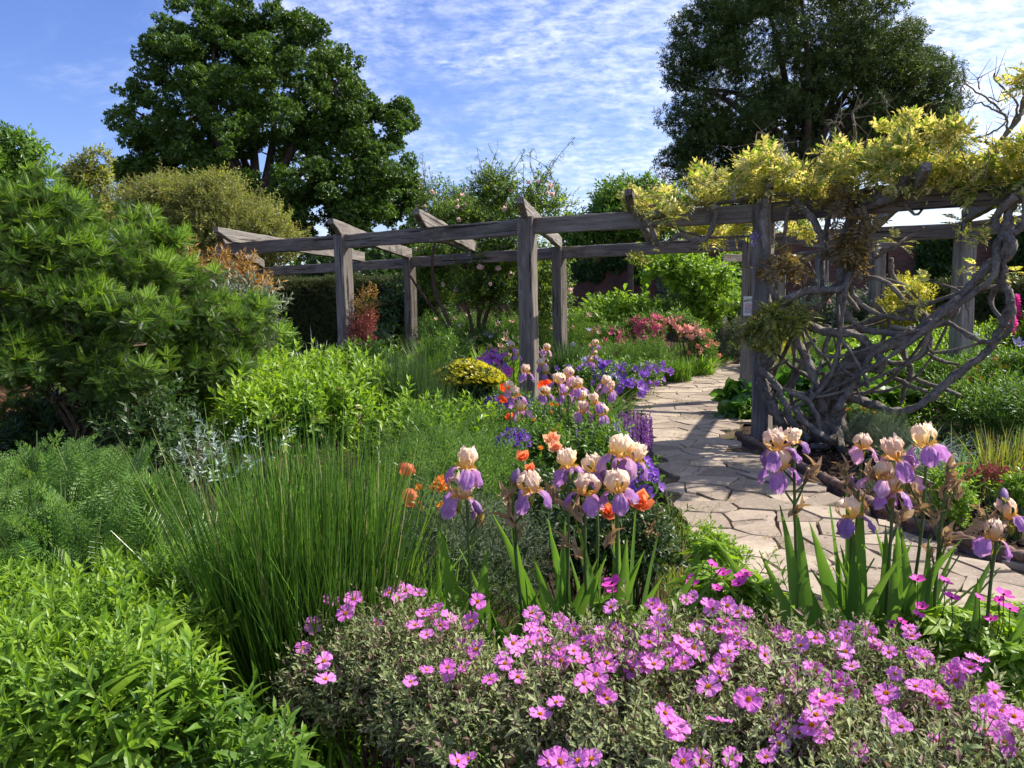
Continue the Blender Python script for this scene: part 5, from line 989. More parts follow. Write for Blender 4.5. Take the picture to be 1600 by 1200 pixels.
# ---------------------------------------------------------------- low filler over the bare soil
def cover():
    rng = np.random.default_rng(210); g = G(); n = 26000; X = rng.uniform(-14, 14, n); Y = 2.6+18.5*rng.random(n)**.8; k = np.array([not inside((x, y)) and abs(x) < y*.72+1 for x, y in zip(X, Y)])
    soil = (X > 2.2) & (X < 3.9) & (Y < 9.0) & (Y > 4.2)
    k &= ~soil | (rng.random(n) < .04); X, Y = X[k], Y[k]; P = np.stack([X, Y, rng.random(len(X))*.16], -1); near = (X < 2.6)
    # keep off the paving by a hand's width
    g.inst(S_TW[0], P, frames(nrm(runit(rng, len(P))*.7+[0, 0, 1.])), rng.uniform(.08, .22, len(P))); o = g.obj('ground_cover', [MIDL, STEM]); tag(o, 'low mixed green foliage filling the beds between the plants', 'ground cover', kind='stuff')
    # clods of soil
    g = G(); n = 2600; X = rng.uniform(2.5, 4.6, n); Y = rng.uniform(4.4, 9, n); k = np.array([not inside((x-.14, y)) and not inside((x+.02, y)) for x, y in zip(X, Y)]); X, Y = X[k], Y[k]; n = len(X)
    ico = (np.array([(1, 0, 0), (-1, 0, 0), (0, 1, 0), (0, -1, 0), (0, 0, 1), (0, 0, -1)], float), np.array([(0, 2, 4), (2, 1, 4), (1, 3, 4), (3, 0, 4), (2, 0, 5), (1, 2, 5), (3, 1, 5), (0, 3, 5)]))
    g.inst(ico, np.stack([X, Y, 0*X-.01], -1), frames(runit(rng, n)), rng.uniform(.006, .028, n)); o = g.obj('soil_clods', SOIL); tag(o, 'loose dark crumbs of soil beside the rope edging', 'soil', kind='stuff')
    # weeds in the joints
    g = G(); n = 900; P = []
    while len(P) < n:
        y = rng.uniform(3, 14); x = rng.uniform(1, 6)
        if inside((x, y)) and (math.sin(x*7.3+y*3)+math.sin(y*5.1-x*2)+rng.normal()*.4 > 1.1): P.append((x, y, .02))
    P = np.array(P); g.inst(S_TW[1], P, frames(nrm(runit(rng, n)+[0, 0, .8])), rng.uniform(.02, .05, n)); o = g.obj('joint_weeds', [OLIVEL, STEM]); tag(o, 'tiny weeds and moss growing in the joints of the paving', 'weeds', kind='stuff')
    g = G(); n = 420; P = []
    while len(P) < n:
        y = rng.uniform(3, 14); x = rng.uniform(1, 5)
        if inside((x, y)): P.append((x, y, .04))
    g.inst(leaf(.5, 2, .3, .4), np.array(P), frames(runit(rng, n)*[1, 1, .25]), rng.uniform(.012, .035, n)); o = g.obj('fallen_leaves', DRYBL); tag(o, 'scattered dry fallen leaves and petals on the paving', 'fallen leaves', kind='stuff')
cover()
# ---------------------------------------------------------------- bearded irises
def pmat(name, stops, rough=.5, tfac=.42, axis='z', vein=.25, vc=None):
    """petal coloured along its own length (object space)"""
    m, nt, new = nodes(name); tc = new('ShaderNodeTexCoord'); at_ = new('ShaderNodeAttribute'); at_.attribute_name = 'along'; r = new('ShaderNodeValToRGB'); cr = r.color_ramp
    while len(cr.elements) < len(stops): cr.elements.new(.5)
    for e, (p, c) in zip(cr.elements, stops): e.position = p; e.color = (*c, 1)
    nt.links.new(at_.outputs['Fac'], r.inputs[0]); oi = new('ShaderNodeObjectInfo'); n = tnoise(nt, 70, 3, .6, coord(nt, 'Object', (1, 1, .35))); col = mixc(nt, mrange(nt, n, .4, .7, 0, vein), r.outputs[0], vc or (.3, .12, .3))
    hs = new('ShaderNodeHueSaturation'); nt.links.new(mrange(nt, oi.outputs['Random'], 0, 1, .485, .515), hs.inputs['Hue']); nt.links.new(mrange(nt, oi.outputs['Random'], 0, 1, .85, 1.12), hs.inputs['Value']); nt.links.new(col, hs.inputs['Color'])
    bsdf(nt, hs.outputs[0], rough, .3, bump(nt, n, .3, .002), trans=mixc(nt, 1., hs.outputs[0], (1.2, 1.15, 1.1), 'MULTIPLY'), tfac=tfac); return m
STAND = pmat('iris_standard_petal', [(0, (.72, .40, .03)), (.28, (.82, .56, .14)), (.5, (.86, .68, .46)), (1, (.90, .78, .66))], vc=(.80, .52, .48), vein=.5)
FALL = pmat('iris_fall_petal', [(0, (.80, .50, .08)), (.22, (.70, .45, .20)), (.38, (.50, .27, .52)), (.72, (.44, .22, .56)), (1, (.72, .50, .74))], vc=(.24, .07, .38), vein=.5)
FALLP = pmat('iris_fall_pink_petal', [(0, (.80, .55, .12)), (.25, (.72, .42, .30)), (.5, (.66, .36, .58)), (1, (.78, .54, .72))], vc=(.45, .12, .40), vein=.45)
BEARD = plain('iris_beard', (.85, .48, .03), .7)
def petals(n, prof, wid, cup, ruf, phase, seed, nu=8, nv=11, notch=0.):
    rg = np.random.default_rng(seed); prof = smooth_pts(np.array([(r, 0, z) for r, z in prof]), 4); s = np.linspace(0, 1, len(prof)); v = np.linspace(0, 1, nv+1); r = np.interp(v, s, prof[:, 0]); z = np.interp(v, s, prof[:, 2])
    w = np.interp(v, np.linspace(0, 1, len(wid)), wid); dr = np.gradient(r); dz = np.gradient(z); l = np.hypot(dr, dz); nr, nz = -dz/l, dr/l; u = np.linspace(-1, 1, nu+1); out = []
    for k in range(n):
        a = phase+2*np.pi*k/n+rg.normal()*.08; ph = rg.uniform(0, 6, 3); V = np.zeros((nv+1, nu+1, 3)); 
        rf = ruf*(v[:, None]**1.1)*(.5*np.sin(u[None]*6.5+ph[0]+v[:, None]*3)*np.abs(u[None])**.9+.55*np.sin(v[:, None]*17+ph[1]+u[None]*2)*np.abs(u[None])**2+.22*np.sin(u[None]*13+v[:, None]*9+ph[2])); rf = rf+ruf*.06*rg.normal(size=rf.shape)
        off = cup*w[:, None]*(u[None]**2)+rf; tt = w[:, None]*u[None]*(1-.18*abs(cup)*u[None]**2); back = -notch*(u[None]**2)*(v[:, None]**6)
        R_ = r[:, None]+nr[:, None]*off+back*dr[:, None]/l[:, None]; Z = z[:, None]+nz[:, None]*off+back*dz[:, None]/l[:, None]
        V[..., 0] = R_*math.cos(a)-tt*math.sin(a); V[..., 1] = R_*math.sin(a)+tt*math.cos(a); V[..., 2] = Z; out.append(V)
    return np.array(out), np.broadcast_to(v[None, :, None], (n, nv+1, nu+1))
def pmesh(name, grids, mats):
    g = G(); al = []
    for (V, a), mi in grids: g.grid(V, mi); al.append(a.reshape(-1))
    me = g.mesh(name, mats); at_ = me.attributes.new('along', 'FLOAT', 'POINT'); at_.data.foreach_set('value', np.concatenate(al).astype(np.float32)); return me
def iris_meshes(seed, open_=1., fallm=None):
    st = petals(3, [(.008, 0), (.026*open_, .016), (.039*open_, .040), (.036*open_, .062), (.020, .080), (.006, .083)], [.005, .012, .021, .030, .034, .030, .017], .36, .026, .5, seed, 12, 14, notch=.010)
    fl = petals(3, [(.008, .002), (.030, .011), (.052, .003), (.068, -.020), (.074, -.046), (.070, -.066)], [.007, .012, .019, .029, .034, .031, .016], -.22, .019, .5+np.pi/3, seed+1, 12, 14, notch=.008)
    g = G(); rg = np.random.default_rng(seed)
    for k in range(3):
        a = .5+np.pi/3+2*np.pi*k/3; t = np.linspace(0, 1, 40); r = .010+.038*t; z = .008+.010*np.sin(t*2.6)-.002; P = np.stack([r*math.cos(a), r*math.sin(a), z], -1)+rg.normal(size=(40, 3))*.0012
        g.inst(STICK, P, frames(rg.normal(size=(40, 3))*.4+[0, 0, 1.]), np.broadcast_to([.0011, .006, .0011], (40, 3)))
    return pmesh('flower', [(st, 0)], [STAND]), pmesh('falls', [(fl, 0)], [fallm or FALL]), g.mesh('beard', BEARD)
IM = [iris_meshes(300, 1.), iris_meshes(310, 1.2, FALL), iris_meshes(320, .9, FALLP), iris_meshes(330, 1.05, FALLP), iris_meshes(340, 1.3, FALL), iris_meshes(350, .8, FALL), iris_meshes(360, 1.15, FALLP)]
_g = G(); _rg = np.random.default_rng(5); _g.inst(leaf(.32, 5, .4, .6), np.zeros((9, 3))+_rg.normal(size=(9, 3))*[.004, .004, .012], frames(nrm(runit(_rg, 9)*.34+[0, 0, 1.]), runit(_rg, 9)), _rg.uniform(.022, .05, 9), smooth=True); M_WITH = _g.mesh('withered_bloom', DRYBL)
_g = G(); _g.inst(leaf(.5, 3, .3, .2), np.zeros((3, 3)), frames(np.array([[.12, 0, 1.], [-.1, .1, 1], [0, -.14, 1]])), .045, smooth=True); M_SPATHE = _g.mesh('spathe', OLIVEL)
_t = np.linspace(0, 1, 9); _g = G(); _g.tube(np.stack([0*_t, 0*_t, _t*.05], -1), .010*np.sin(np.pi*np.clip(_t*.92+.08, 0, 1))**.8+.001, 9, lobes=3, amp=.15, twist=20); M_BUD = _g.mesh('bud', petalmat('iris_bud', (.20, .10, .28), (.34, .20, .36), .2))
def sword(w, h, bend, seed):
    """an iris leaf: a stiff folded blade"""
    n = 9; t = np.linspace(0, 1, n+1); ww = w*.5*np.minimum(1, (1-t)*3.2)**.75*(.75+.35*np.sin(np.pi*t)); x = bend*h*t**2.2; z = h*t*(1-.12*abs(bend)*t**2); V = np.zeros((n+1, 3, 3)); V[:, 0] = np.stack([x-ww, 0*t, z-ww*bend*.8], -1); V[:, 2] = np.stack([x+ww, 0*t, z+ww*bend*.8], -1); V[:, 1] = np.stack([x, 0*t+w*.10, z], -1); return V
def iris(label, Y, base_px, base_py, heads, seed, dead=(), buds=(), nleaf=9, lh=(.84, 1.04), leafx=None, group='bearded irises', fs=1., w=.058, near=True, swords=True):
    rng = np.random.default_rng(seed); b = at(base_px, base_py, Y); base = np.array([b[0], Y, 0]); t = thing('bearded_iris', label, 'flower', base, group)
    tipz = max(at(x, y, Y)[2] for x, y, *_ in list(heads)+[(*q, 0) for q in dead]) if heads or dead else .8
    pts_all = [(x, y, 0) for x, y, *_ in heads]+[(x, y, 1) for x, y in dead]+[(x, y, 2) for x, y in buds]
    top = min(pts_all, key=lambda q: q[1]); tp = at(top[0], top[1], Y)-[0, 0, .012*fs]
    main = smooth_pts([base+[0, 0, -.02], base*.6+tp*.4+[rng.normal()*.008, 0, -.0], base*.25+tp*.75+[rng.normal()*.008, 0, 0], tp], 7); g = G(); k = np.linspace(0, 1, len(main)); g.tube(main, (.0068-.0025*k)*fs**.5, 9)
    for x, y, typ in pts_all:
        if (x, y, typ) == top: continue
        q = at(x, y, Y+rng.normal()*.02)-[0, 0, .012*fs]; j = int(np.clip(np.argmin(abs(main[:, 2]-(q[2]-.09*fs))), 3, len(main)-3)); s = main[j]; g.tube(smooth_pts([s, s*.45+q*.55-[0, 0, .012], q], 5), np.linspace(.004, .003, 11)*fs**.5, 7)
    g.obj('stem', STEM, t, base)
    for i, h in enumerate(heads):
        x, y = h[:2]; var = h[2] if len(h) > 2 else i % 4; tilt = h[3] if len(h) > 3 else 0; c = at(x, y, Y+rng.normal()*.015); m = IM[var if var in (2, 3) and rng.random() < .5 else (0, 1, 4, 5, 6)[(seed*3+i*2+var) % 5]]; rz = h[4] if len(h) > 4 else rng.uniform(0, 6)
        f = link('flower', m[0], t, Vector(c-base), (rng.normal()*.16, R(tilt)+rng.normal()*.14, rz), (h[5] if len(h) > 5 else 1)*fs*rng.uniform(.70, .86)); link('falls', m[1], f); link('beard', m[2], f); link('spathe', M_SPATHE, t, Vector(c-base)-Vector((0, 0, .05*fs)), (0, 0, rz), fs)
    for x, y in dead: c = at(x, y, Y)-base; link('withered_bloom', M_WITH, t, Vector(c)-Vector((0, 0, .03)), (rng.normal()*.5, rng.normal()*.5, rng.uniform(0, 6)), fs*rng.uniform(1.0, 1.5)); 
    for x, y in buds: c = at(x, y, Y)-base; link('bud', M_BUD, t, Vector(c)-Vector((0, 0, .03)), (rng.normal()*.25, rng.normal()*.25, 0), fs*1.1); link('spathe', M_SPATHE, t, Vector(c)-Vector((0, 0, .05)), (0, 0, rng.uniform(0, 6)), fs)
    if swords:
        for i in range(nleaf):
            fx = (i-(nleaf-1)/2)/max(1, nleaf-1)*2; h = rng.uniform(*lh)*(1-.22*abs(fx)); bend = fx*.42+rng.normal()*.08; V = sword(w*rng.uniform(.8, 1.15), h, bend, seed); az = rng.normal()*.5; ca, sa = math.cos(az), math.sin(az)
            V = V @ np.array([[ca, sa, 0], [-sa, ca, 0], [0, 0, 1]]); V += base+[fx*.045+rng.normal()*.01, rng.normal()*.03, -.02]; g = G(); g.grid(V); g.obj('leaf', IRISL, t, base)
    return t
YL, YR = 2.35, 2.45
iris('iris standing alone at the left with one bloom above another and a bud', YL, 742, 960, [(727, 735, 0, 0, 1.2), (716, 778, 2, -14, 2.6)], 401, buds=[(752, 790)], dead=[(748, 800)], nleaf=6)
iris('iris with a broad peach bloom over violet falls left of the crowded cluster', YL, 838, 960, [(829, 770, 0, 0, .4)], 402, dead=[(800, 800), (808, 820), (792, 765)], buds=[(800, 742)], nleaf=6)
iris('iris with a creamy bloom beside a dark bud at the cluster top left', YL+.05, 872, 965, [(888, 732, 1, 0, 2.2, 1.05)], 403, buds=[(879, 742)], dead=[(868, 765), (884, 838)], nleaf=6)
iris('iris whose bloom leans left with wide violet falls low in the cluster', YL-.05, 925, 965, [(914, 775, 0, -12, 3.4)], 404, dead=[(905, 790), (905, 850)], nleaf=6)
iris('iris with a peach bloom in the middle of the cluster', YL+.1, 905, 960, [(930, 738, 2, 4, .9, .9)], 405, nleaf=7)
iris('tallest iris of the left cluster with two cream blooms side by side', YL+.08, 962, 962, [(968, 716, 1, -4, 1.9), (990, 722, 0, 10, .2, .95)], 406, buds=[(944, 738)], nleaf=7, lh=(.88, 1.08))
iris('iris with a bloom facing the path over one round violet fall', YL-.05, 958, 960, [(966, 770, 0, 0, -1.0)], 407, dead=[(950, 830)], nleaf=7)
iris('left iris of the right group with two stacked blooms and a violet top', YR, 1262, 965, [(1214, 705, 2, -4, .5), (1216, 735, 0, 0, 2.8, 1.05), (1240, 692, 0, 10, 4, .75)], 411, dead=[(1262, 730), (1275, 722), (1240, 785)], nleaf=9, lh=(.84, 1.06))
iris('short iris with one bloom standing below the others against the paving', YR, 1332, 985, [(1330, 812, 0, 0, .3, .95)], 412, nleaf=7)
iris('iris with a single small bloom before the wisteria trunk', YR+.1, 1338, 985, [(1347, 702, 0, 0, .3, .85)], 413, dead=[(1322, 745), (1318, 722), (1350, 780)], buds=[(1328, 755)], nleaf=6)
iris('iris with a big yellow peach bloom and crowded violet falls in the right group', YR, 1385, 985, [(1400, 718, 1, -6, .9, 1.15), (1375, 752, 3, -20, 2.9), (1392, 772, 0, 14, 1.9, 1.0)], 414, dead=[(1405, 800), (1360, 730)], nleaf=8, lh=(.8, 1.0))
iris('topmost iris of the right group with a cream bloom and rosy falls', YR+.05, 1402, 985, [(1448, 700, 0, 0, .75, 1.05), (1418, 745, 2, 0, 1.7, .85)], 415, dead=[(1435, 765), (1425, 785)], nleaf=6)
iris('iris carrying only withered brown blooms right of the topmost bloom', YR, 1448, 960, [], 416, dead=[(1482, 720), (1478, 745), (1494, 755), (1482, 772), (1460, 800), (1475, 832), (1455, 850)], buds=[], nleaf=6)
iris('iris leaning to the right edge with two blooms low against the rope edging', YR-.1, 1520, 945, [(1548, 845, 2, -8, 2.2), (1581, 812, 0, 6, .9)], 417, dead=[(1540, 790), (1555, 800)], buds=[(1571, 772)], nleaf=6, lh=(.62, .82))
# middle-distance irises
mid = [('cream iris in front of the middle post with a curling dead stalk', 821, 585, 5.0, [(821, 585)]), ('iris beside the red poppies left of the middle post', 797, 610, 5.0, [(797, 610), (806, 622)]), ('iris low at the left of the violet stocks', 815, 645, 5.0, [(815, 643)]),
       ('yellow topped iris right of the middle post', 872, 600, 5.0, [(872, 600)]), ('iris with a drooping bloom right below the yellow topped one', 852, 618, 4.9, [(852, 618)]), ('iris at the middle of the crowd before the back post', 905, 610, 5.0, [(903, 608), (908, 626)]),
       ('iris with three blooms in the crowd', 925, 640, 4.8, [(910, 645), (930, 632), (938, 650)]), ('iris standing apart nearest the path bend', 948, 610, 5.0, [(946, 602), (952, 612)]), ('pinkish faded iris between the back post and the crowd', 888, 600, 5.1, [(888, 590), (880, 618)])]
for i, (lab, bx, by, Y, hd) in enumerate(mid): iris(lab, Y, bx+4, by+90, [(x, y, (i+j) % 4) for j, (x, y) in enumerate(hd)], 440+i, nleaf=5, lh=(.4, .6), fs=1.0)
far = [('far mauve iris left of the middle post', 802, 548, 8.5, [(800, 545), (806, 556)]), ('pale lilac iris between the two middle posts', 852, 555, 9, [(853, 548), (850, 568)]), ('pinkish iris between the two middle posts, lower bloom', 852, 580, 8, [(853, 585)]), ('tall peach iris spike right of the middle posts', 930, 545, 10, [(931, 540), (928, 556)]), ('yellow iris before the violet flower drift', 918, 565, 10, [(922, 566)]), ('rusty pink iris right of the back middle post', 838, 580, 8, [(846, 572)])]
for i, (lab, bx, by, Y, hd) in enumerate(far): iris(lab, Y, bx+2, by+60, [(x, y, (i+j) % 4) for j, (x, y) in enumerate(hd)], 460+i, nleaf=5, lh=(.4, .6), fs=1.15)
# ---------------------------------------------------------------- poppies, marigolds, roses
POP = petalmat('salmon_poppy_petal', (.85, .16, .07), (.92, .28, .13), .35); POPR = petalmat('scarlet_poppy_petal', (.85, .10, .02), (.92, .16, .03), .35)
def poppy_mesh(m, seed):
    a = petals(4, [(.004, 0), (.022, .008), (.034, .026), (.032, .048)], [.006, .020, .030, .034, .026], .35, .006, 0, seed); g = G(); g.grid(a[0]); rg = np.random.default_rng(seed); g.inst(STICK, np.zeros((30, 3)), frames(rg.normal(size=(30, 3))*.5+[0, 0, 1.]), np.broadcast_to([.001, .016, .001], (30, 3)), mi=1); return g.mesh('flower', [m, DKC])
PM = poppy_mesh(POP, 1); PMR = poppy_mesh(POPR, 2)
def poppy(label, px, py, Y, me, seed, s=1.):
    rng = np.random.default_rng(seed); c = at(px, py, Y); base = np.array([c[0]+rng.normal()*.03, Y, 0]); t = thing('poppy', label, 'flower', base, 'poppies'); g = G(); g.tube(smooth_pts([base, base*.5+c*.5+[rng.normal()*.02, 0, 0], c], 6), .0022, 6); g.obj('stem', STEM, t, base)
    g = G(); P = base+np.stack([rng.normal(size=9)*.05, rng.normal(size=9)*.05, rng.random(9)*.1], -1); g.inst(FERNT[0], P, frames(nrm(runit(rng, 9)+[0, 0, 1.2])), .22); g.obj('leaves', [FERNL, STEM], t, base)
    link('flower', me, t, Vector(c-base)-Vector((0, 0, .02)), (rng.normal()*.3+.35, rng.normal()*.3, rng.uniform(0, 6)), s)
poppy('upper salmon poppy above the feathery mound', 632, 738, 3.6, PM, 1, 1.15); poppy('lower salmon poppy with a ragged open cup', 633, 780, 3.3, PM, 2, 1.2); poppy('tiny orange red poppy low beside the marigolds', 657, 789, 3.2, PM, 3, .4)
for i, (x, y, l) in enumerate([(790, 608, 'scarlet poppy left of the cream iris in the middle bed'), (846, 606, 'double scarlet poppy right of the middle post'), (856, 600, 'scarlet poppy half hidden behind the yellow iris'), (782, 624, 'rusty red poppy low left of the violet stocks'), (799, 650, 'small scarlet poppy under the violet stocks'), (868, 681, 'small red flower above the peach rose')]): poppy(l, x, y, 5.2, PMR, 10+i, (1.1, 1.2, .9, .9, .8, .7)[i])
def disc_flower(name, label, heads, Y, me, size, seed, cat='flower', fol=(FERNL, 60)):
    rng = np.random.default_rng(seed); C0 = np.array([at(x, y, Y) for x, y in heads]); base = np.array([C0[:, 0].mean(), Y, 0]); t = thing(name, label, cat, base); g = G()
    for c in C0: g.tube(smooth_pts([base+[rng.normal()*.03, rng.normal()*.03, 0], base*.4+c*.6, c], 5), .002, 5)
    g.obj('stems', STEM, t, base); N = nrm(nrm(CAM-C0)*.5+[0, 0, .9]+rng.normal(size=(len(C0), 3))*.2); put(t, me, C0, N, size, rng)
    g = G(); P = base+np.stack([rng.normal(size=fol[1])*.07, rng.normal(size=fol[1])*.07, rng.random(fol[1])*(C0[:, 2].min()-.03)], -1); g.inst(S_LN[0], P, frames(nrm(runit(rng, fol[1])+[0, 0, .8])), .09); g.obj('leaves', [fol[0], STEM], t, base)
disc_flower('marigold', 'cluster of bright orange marigolds beside the lone iris', [(682, 757), (695, 756), (688, 765), (700, 764), (676, 764), (690, 750)], 3.2, F_ORG, .027, 5); disc_flower('marigold', 'small orange marigold directly below the marigold cluster', [(690, 792)], 3.1, F_ORG, .028, 6, fol=(FERNL, 20)); disc_flower('marigold', 'small orange marigold between the poppies and the marigold cluster', [(655, 762)], 3.1, F_ORG, .026, 8, fol=(FERNL, 20))
disc_flower('marigold', 'small dull orange flowers in the feathery mound', [(775, 702), (845, 700), (782, 712), (768, 698)], 4.4, F_ORG, .02, 7)
ROSEM = blossom('flower', 7, .9, [petalmat('orange_rose_petal', (.88, .20, .06), (.95, .34, .14)), YC], 3, .8, 4, .0, .16, 9); ROSEP = blossom('flower', 7, .9, [petalmat('apricot_rose_petal', (.88, .36, .16), (.95, .50, .30)), YC], 3, .8, 4, .0, .16, 10)
RB = [gz(905, 850, 3.2, 60, 40), gz(980, 850, 3.1, 60, 46), gz(850, 800, 3.5, 50, 46), gz(1020, 860, 3.2, 36, 36), gz(930, 800, 3.4, 60, 36)]
rb = plant('rose_bush', 'dark leaved rose bush with orange blooms behind the iris cluster', RB, 900, S_RO, .085, [DARKL, TWIG], 500, 'shrub', stems=40, stembase=.6); rng = np.random.default_rng(501)
for x, y, Y, s, me in ((1000, 790, 3.0, .055, ROSEM), (985, 784, 3.02, .035, ROSEM), (950, 803, 3.0, .046, ROSEM), (965, 797, 3.03, .035, ROSEM), (816, 717, 3.6, .038, ROSEM), (862, 690, 3.8, .045, ROSEP), (868, 702, 3.75, .04, ROSEP), (828, 735, 3.5, .03, ROSEM)): put(rb, me, [at(x, y, Y)], [nrm(nrm(CAM-at(x, y, Y))+[0, 0, .7])], s, rng, jit=0)
for x, y in ((1010, 835), (1020, 825), (995, 850), (880, 855), (862, 770), (905, 830), (1030, 840)): put(rb, M_WITH, [at(x, y, 3.0)], [(rng.normal()*.5, -.4, .6)], .8, rng, 'withered_bloom')
# ---------------------------------------------------------------- pink rock roses of the foreground
CP = petalmat('rock_rose_petal', (.60, .10, .50), (.84, .28, .72), .38, island=False)
def cistus_mesh(seed):
    a = petals(5, [(.10, .02), (.45, .12), (.80, .16), (1.0, .08+.06*(seed%3))], [.08, .24, .40, .46, .34], .16, .22, 0, seed, 8, 9, notch=.12); g = G(); g.grid(a[0]); return g.mesh('flower', CP)
CM = [cistus_mesh(s) for s in (1, 2, 3)]
_g = G(); _q = runit(_rg, 60); _q[:, 2] = abs(_q[:, 2])*.8+.25; _g.sticks(np.zeros((60, 3)), _q*.23, .012, .034, 4); M_ST = _g.mesh('stamens', plain('rock_rose_stamens', (.88, .50, .03), .6))
CF = {
 'left': [(488, 980), (472, 1020), (505, 1037), (508, 1070), (515, 943), (543, 963), (550, 940), (587, 980), (610, 932), (622, 940), (632, 927), (657, 932), (662, 967), (697, 970), (685, 958), (690, 982), (668, 998), (700, 1050), (642, 1073), (665, 1057), (745, 944), (728, 1050), (705, 1050), (767, 1070), (747, 1019), (722, 1012), (650, 985), (735, 1195), (712, 1198), (740, 975)],
 'centre': [(842, 973), (830, 990), (842, 995), (884, 984), (876, 975), (844, 1037), (790, 1044), (786, 1036), (875, 1037), (872, 1020), (908, 1034), (895, 1025), (934, 1011), (959, 1003), (975, 998), (962, 1028), (940, 1035), (930, 1059), (951, 1103), (950, 1090), (909, 1073), (842, 1125), (869, 1106), (1022, 950), (1030, 960), (1041, 983), (1028, 980), (1016, 1011), (1024, 1002), (1012, 1037), (1000, 1030), (1020, 1045), (1005, 1050), (990, 1048), (1072, 1045), (1065, 1050), (1109, 1080), (1094, 981), (1088, 990), (1116, 955), (1106, 950), (1155, 962), (1135, 950), (1168, 965), (1144, 987), (1138, 1025), (1130, 1035), (1167, 1014), (1192, 1028), (1041, 1134), (1035, 1120), (1056, 1148), (1123, 1139), (1142, 1192), (1095, 1192), (1069, 1197), (872, 1194), (862, 1198), (928, 1195), (910, 1198), (1085, 937), (1070, 943), (825, 1010), (858, 1010), (900, 1045), (1048, 1030), (1150, 1000)],
 'right': [(1319, 1025), (1308, 1003), (1337, 989), (1325, 985), (1358, 994), (1350, 985), (1372, 1017), (1387, 1025), (1362, 1010), (1231, 1003), (1220, 995), (1240, 1008), (1273, 1056), (1262, 1048), (1253, 1014), (1309, 1073), (1322, 1080), (1300, 1068), (1386, 1091), (1380, 1098), (1427, 1003), (1420, 990), (1433, 1028), (1440, 1035), (1514, 1053), (1525, 1040), (1487, 1056), (1495, 1068), (1397, 1137), (1388, 1128), (1410, 1145), (1275, 1119), (1285, 1108), (1277, 1153), (1268, 1140), (1217, 1139), (1228, 1133), (1217, 1166), (1473, 1175), (1460, 1168), (1558, 1133), (1565, 1120), (1559, 1145), (1581, 1128), (1595, 1135), (1545, 1110), (1540, 1150), (1167, 1095), (1180, 1092), (1160, 1105), (1537, 1109), (1460, 1100), (1470, 1108), (1340, 1183), (1590, 1195), (1450, 1048), (1500, 1045), (1200, 1192)]}
def cz(px, py): return .80-.10*max(0, (560-px)/100)*.6 + .02*math.sin(px*.05)
def cistus(key, label, lobes, nt, seed):
    rng = np.random.default_rng(seed); L = np.array(lobes); base = np.array([L[:, 0].mean(), L[:, 1].mean(), 0]); t = thing('rock_rose', label, 'shrub', base, 'pink rock roses in the foreground')
    S = [sprig(9, leaf(.36, 2, .16, .3), 1, .34, 60, .012, s, taper=.45) for s in (51, 52, 53)]
    g = G(); cl = clumps(rng, lobes, 150, .045, .11, .8, .6); leafage(g, rng, cl, int(nt*.9), S, .058, .8, .15, .7, .9, .6); g.obj('foliage', [ROCKL, TWIG], t, base)
    # hairy buds and spent calyces
    g = G(); P, N = blob(rng, cl, int(nt*.28), .1, .1); m = N[:, 2] > .1; P, N = P[m], N[m]; g.inst(rosette(4, leaf(.62, 2, .3, -.5), 2, 52, 6), P+N*.012, frames(nrm(N*.5+[0, 0, 1.]+runit(rng, len(P))*.5)), rng.uniform(.010, .019, len(P))); g.obj('calyces', GREYC, t, base)
    g = G()
    for k in range(70):
        p = P[rng.integers(len(P))]-[0, 0, .02]; b = base+np.array([rng.normal()*.12, rng.normal()*.12, 0]); g.tube(smooth_pts([b, b*.5+p*.5+rng.normal(size=3)*.05, p], 4), np.linspace(.008, .0025, 9), 5)
    g.obj('stems', TWIG, t, base)
    heads = list(CF[key])
    if key == 'centre': heads += [(x, y) for x, y in zip(rng.uniform(800, 1180, 28), rng.normal(1005, 28, 28))]
    if key == 'right': heads += [(x, y) for x, y in zip(rng.uniform(1210, 1590, 22), rng.uniform(1000, 1170, 22))]
    for x, y in heads:
        z = cz(x, y)+rng.normal()*.008; c = gr(x, y, z) if y > 928 else gr(x, y, z); tc = nrm(CAM-c); n = nrm(tc*rng.uniform(.25, .9)+[0, 0, .9]+rng.normal(size=3)*.32); s = .0228*rng.uniform(.75, 1.2)*np.array([1, rng.uniform(.7, 1), 1])
        if c[1] > 2.35: c = at(x, y, 2.3)
        q = (Vector(n).to_track_quat('Z', 'Y') @ Matrix.Rotation(rng.uniform(0, 6.28), 3, 'Z').to_quaternion()).to_euler(); f = link('flower', CM[rng.integers(3)], t, Vector(c+n*.012-base), q, s); link('stamens', M_ST, f)
    return t
GREYC = leafmat('hairy_calyx', (.24, .22, .14), (.46, .38, .32), tfac=.3, rough=.8, c3=(.36, .16, .16), p3=.25, ty=(1, .95, .85), tr=1.1)
def tz(px, py, z, rx, rz, ry): c = gr(px, py, z); k = c[1]/F; return (c[0], c[1], z-rz*k, rx*k, ry, rz*k)
cistus('left', 'left rock rose half hidden in the tall grass', [tz(620, 975, .79, 75, 60, .20), tz(690, 1000, .79, 75, 70, .22), tz(560, 1000, .74, 70, 60, .18), tz(720, 1060, .78, 70, 80, .16), tz(500, 1030, .70, 40, 60, .12), tz(660, 1050, .76, 70, 70, .16)], 2900, 601)
cistus('centre', 'middle rock rose carrying the densest band of pink flowers', [tz(860, 990, .80, 90, 80, .24), tz(960, 1010, .80, 95, 90, .24), tz(1060, 990, .80, 90, 90, .24), tz(1130, 980, .80, 80, 80, .22), tz(1000, 1080, .79, 110, 110, .2), tz(1100, 1090, .79, 100, 110, .2), tz(1050, 1160, .78, 110, 120, .16), tz(880, 1070, .77, 80, 90, .16), tz(960, 1160, .72, 60, 90, .12), tz(1110, 1210, .79, 120, 120, .14)], 6500, 602)
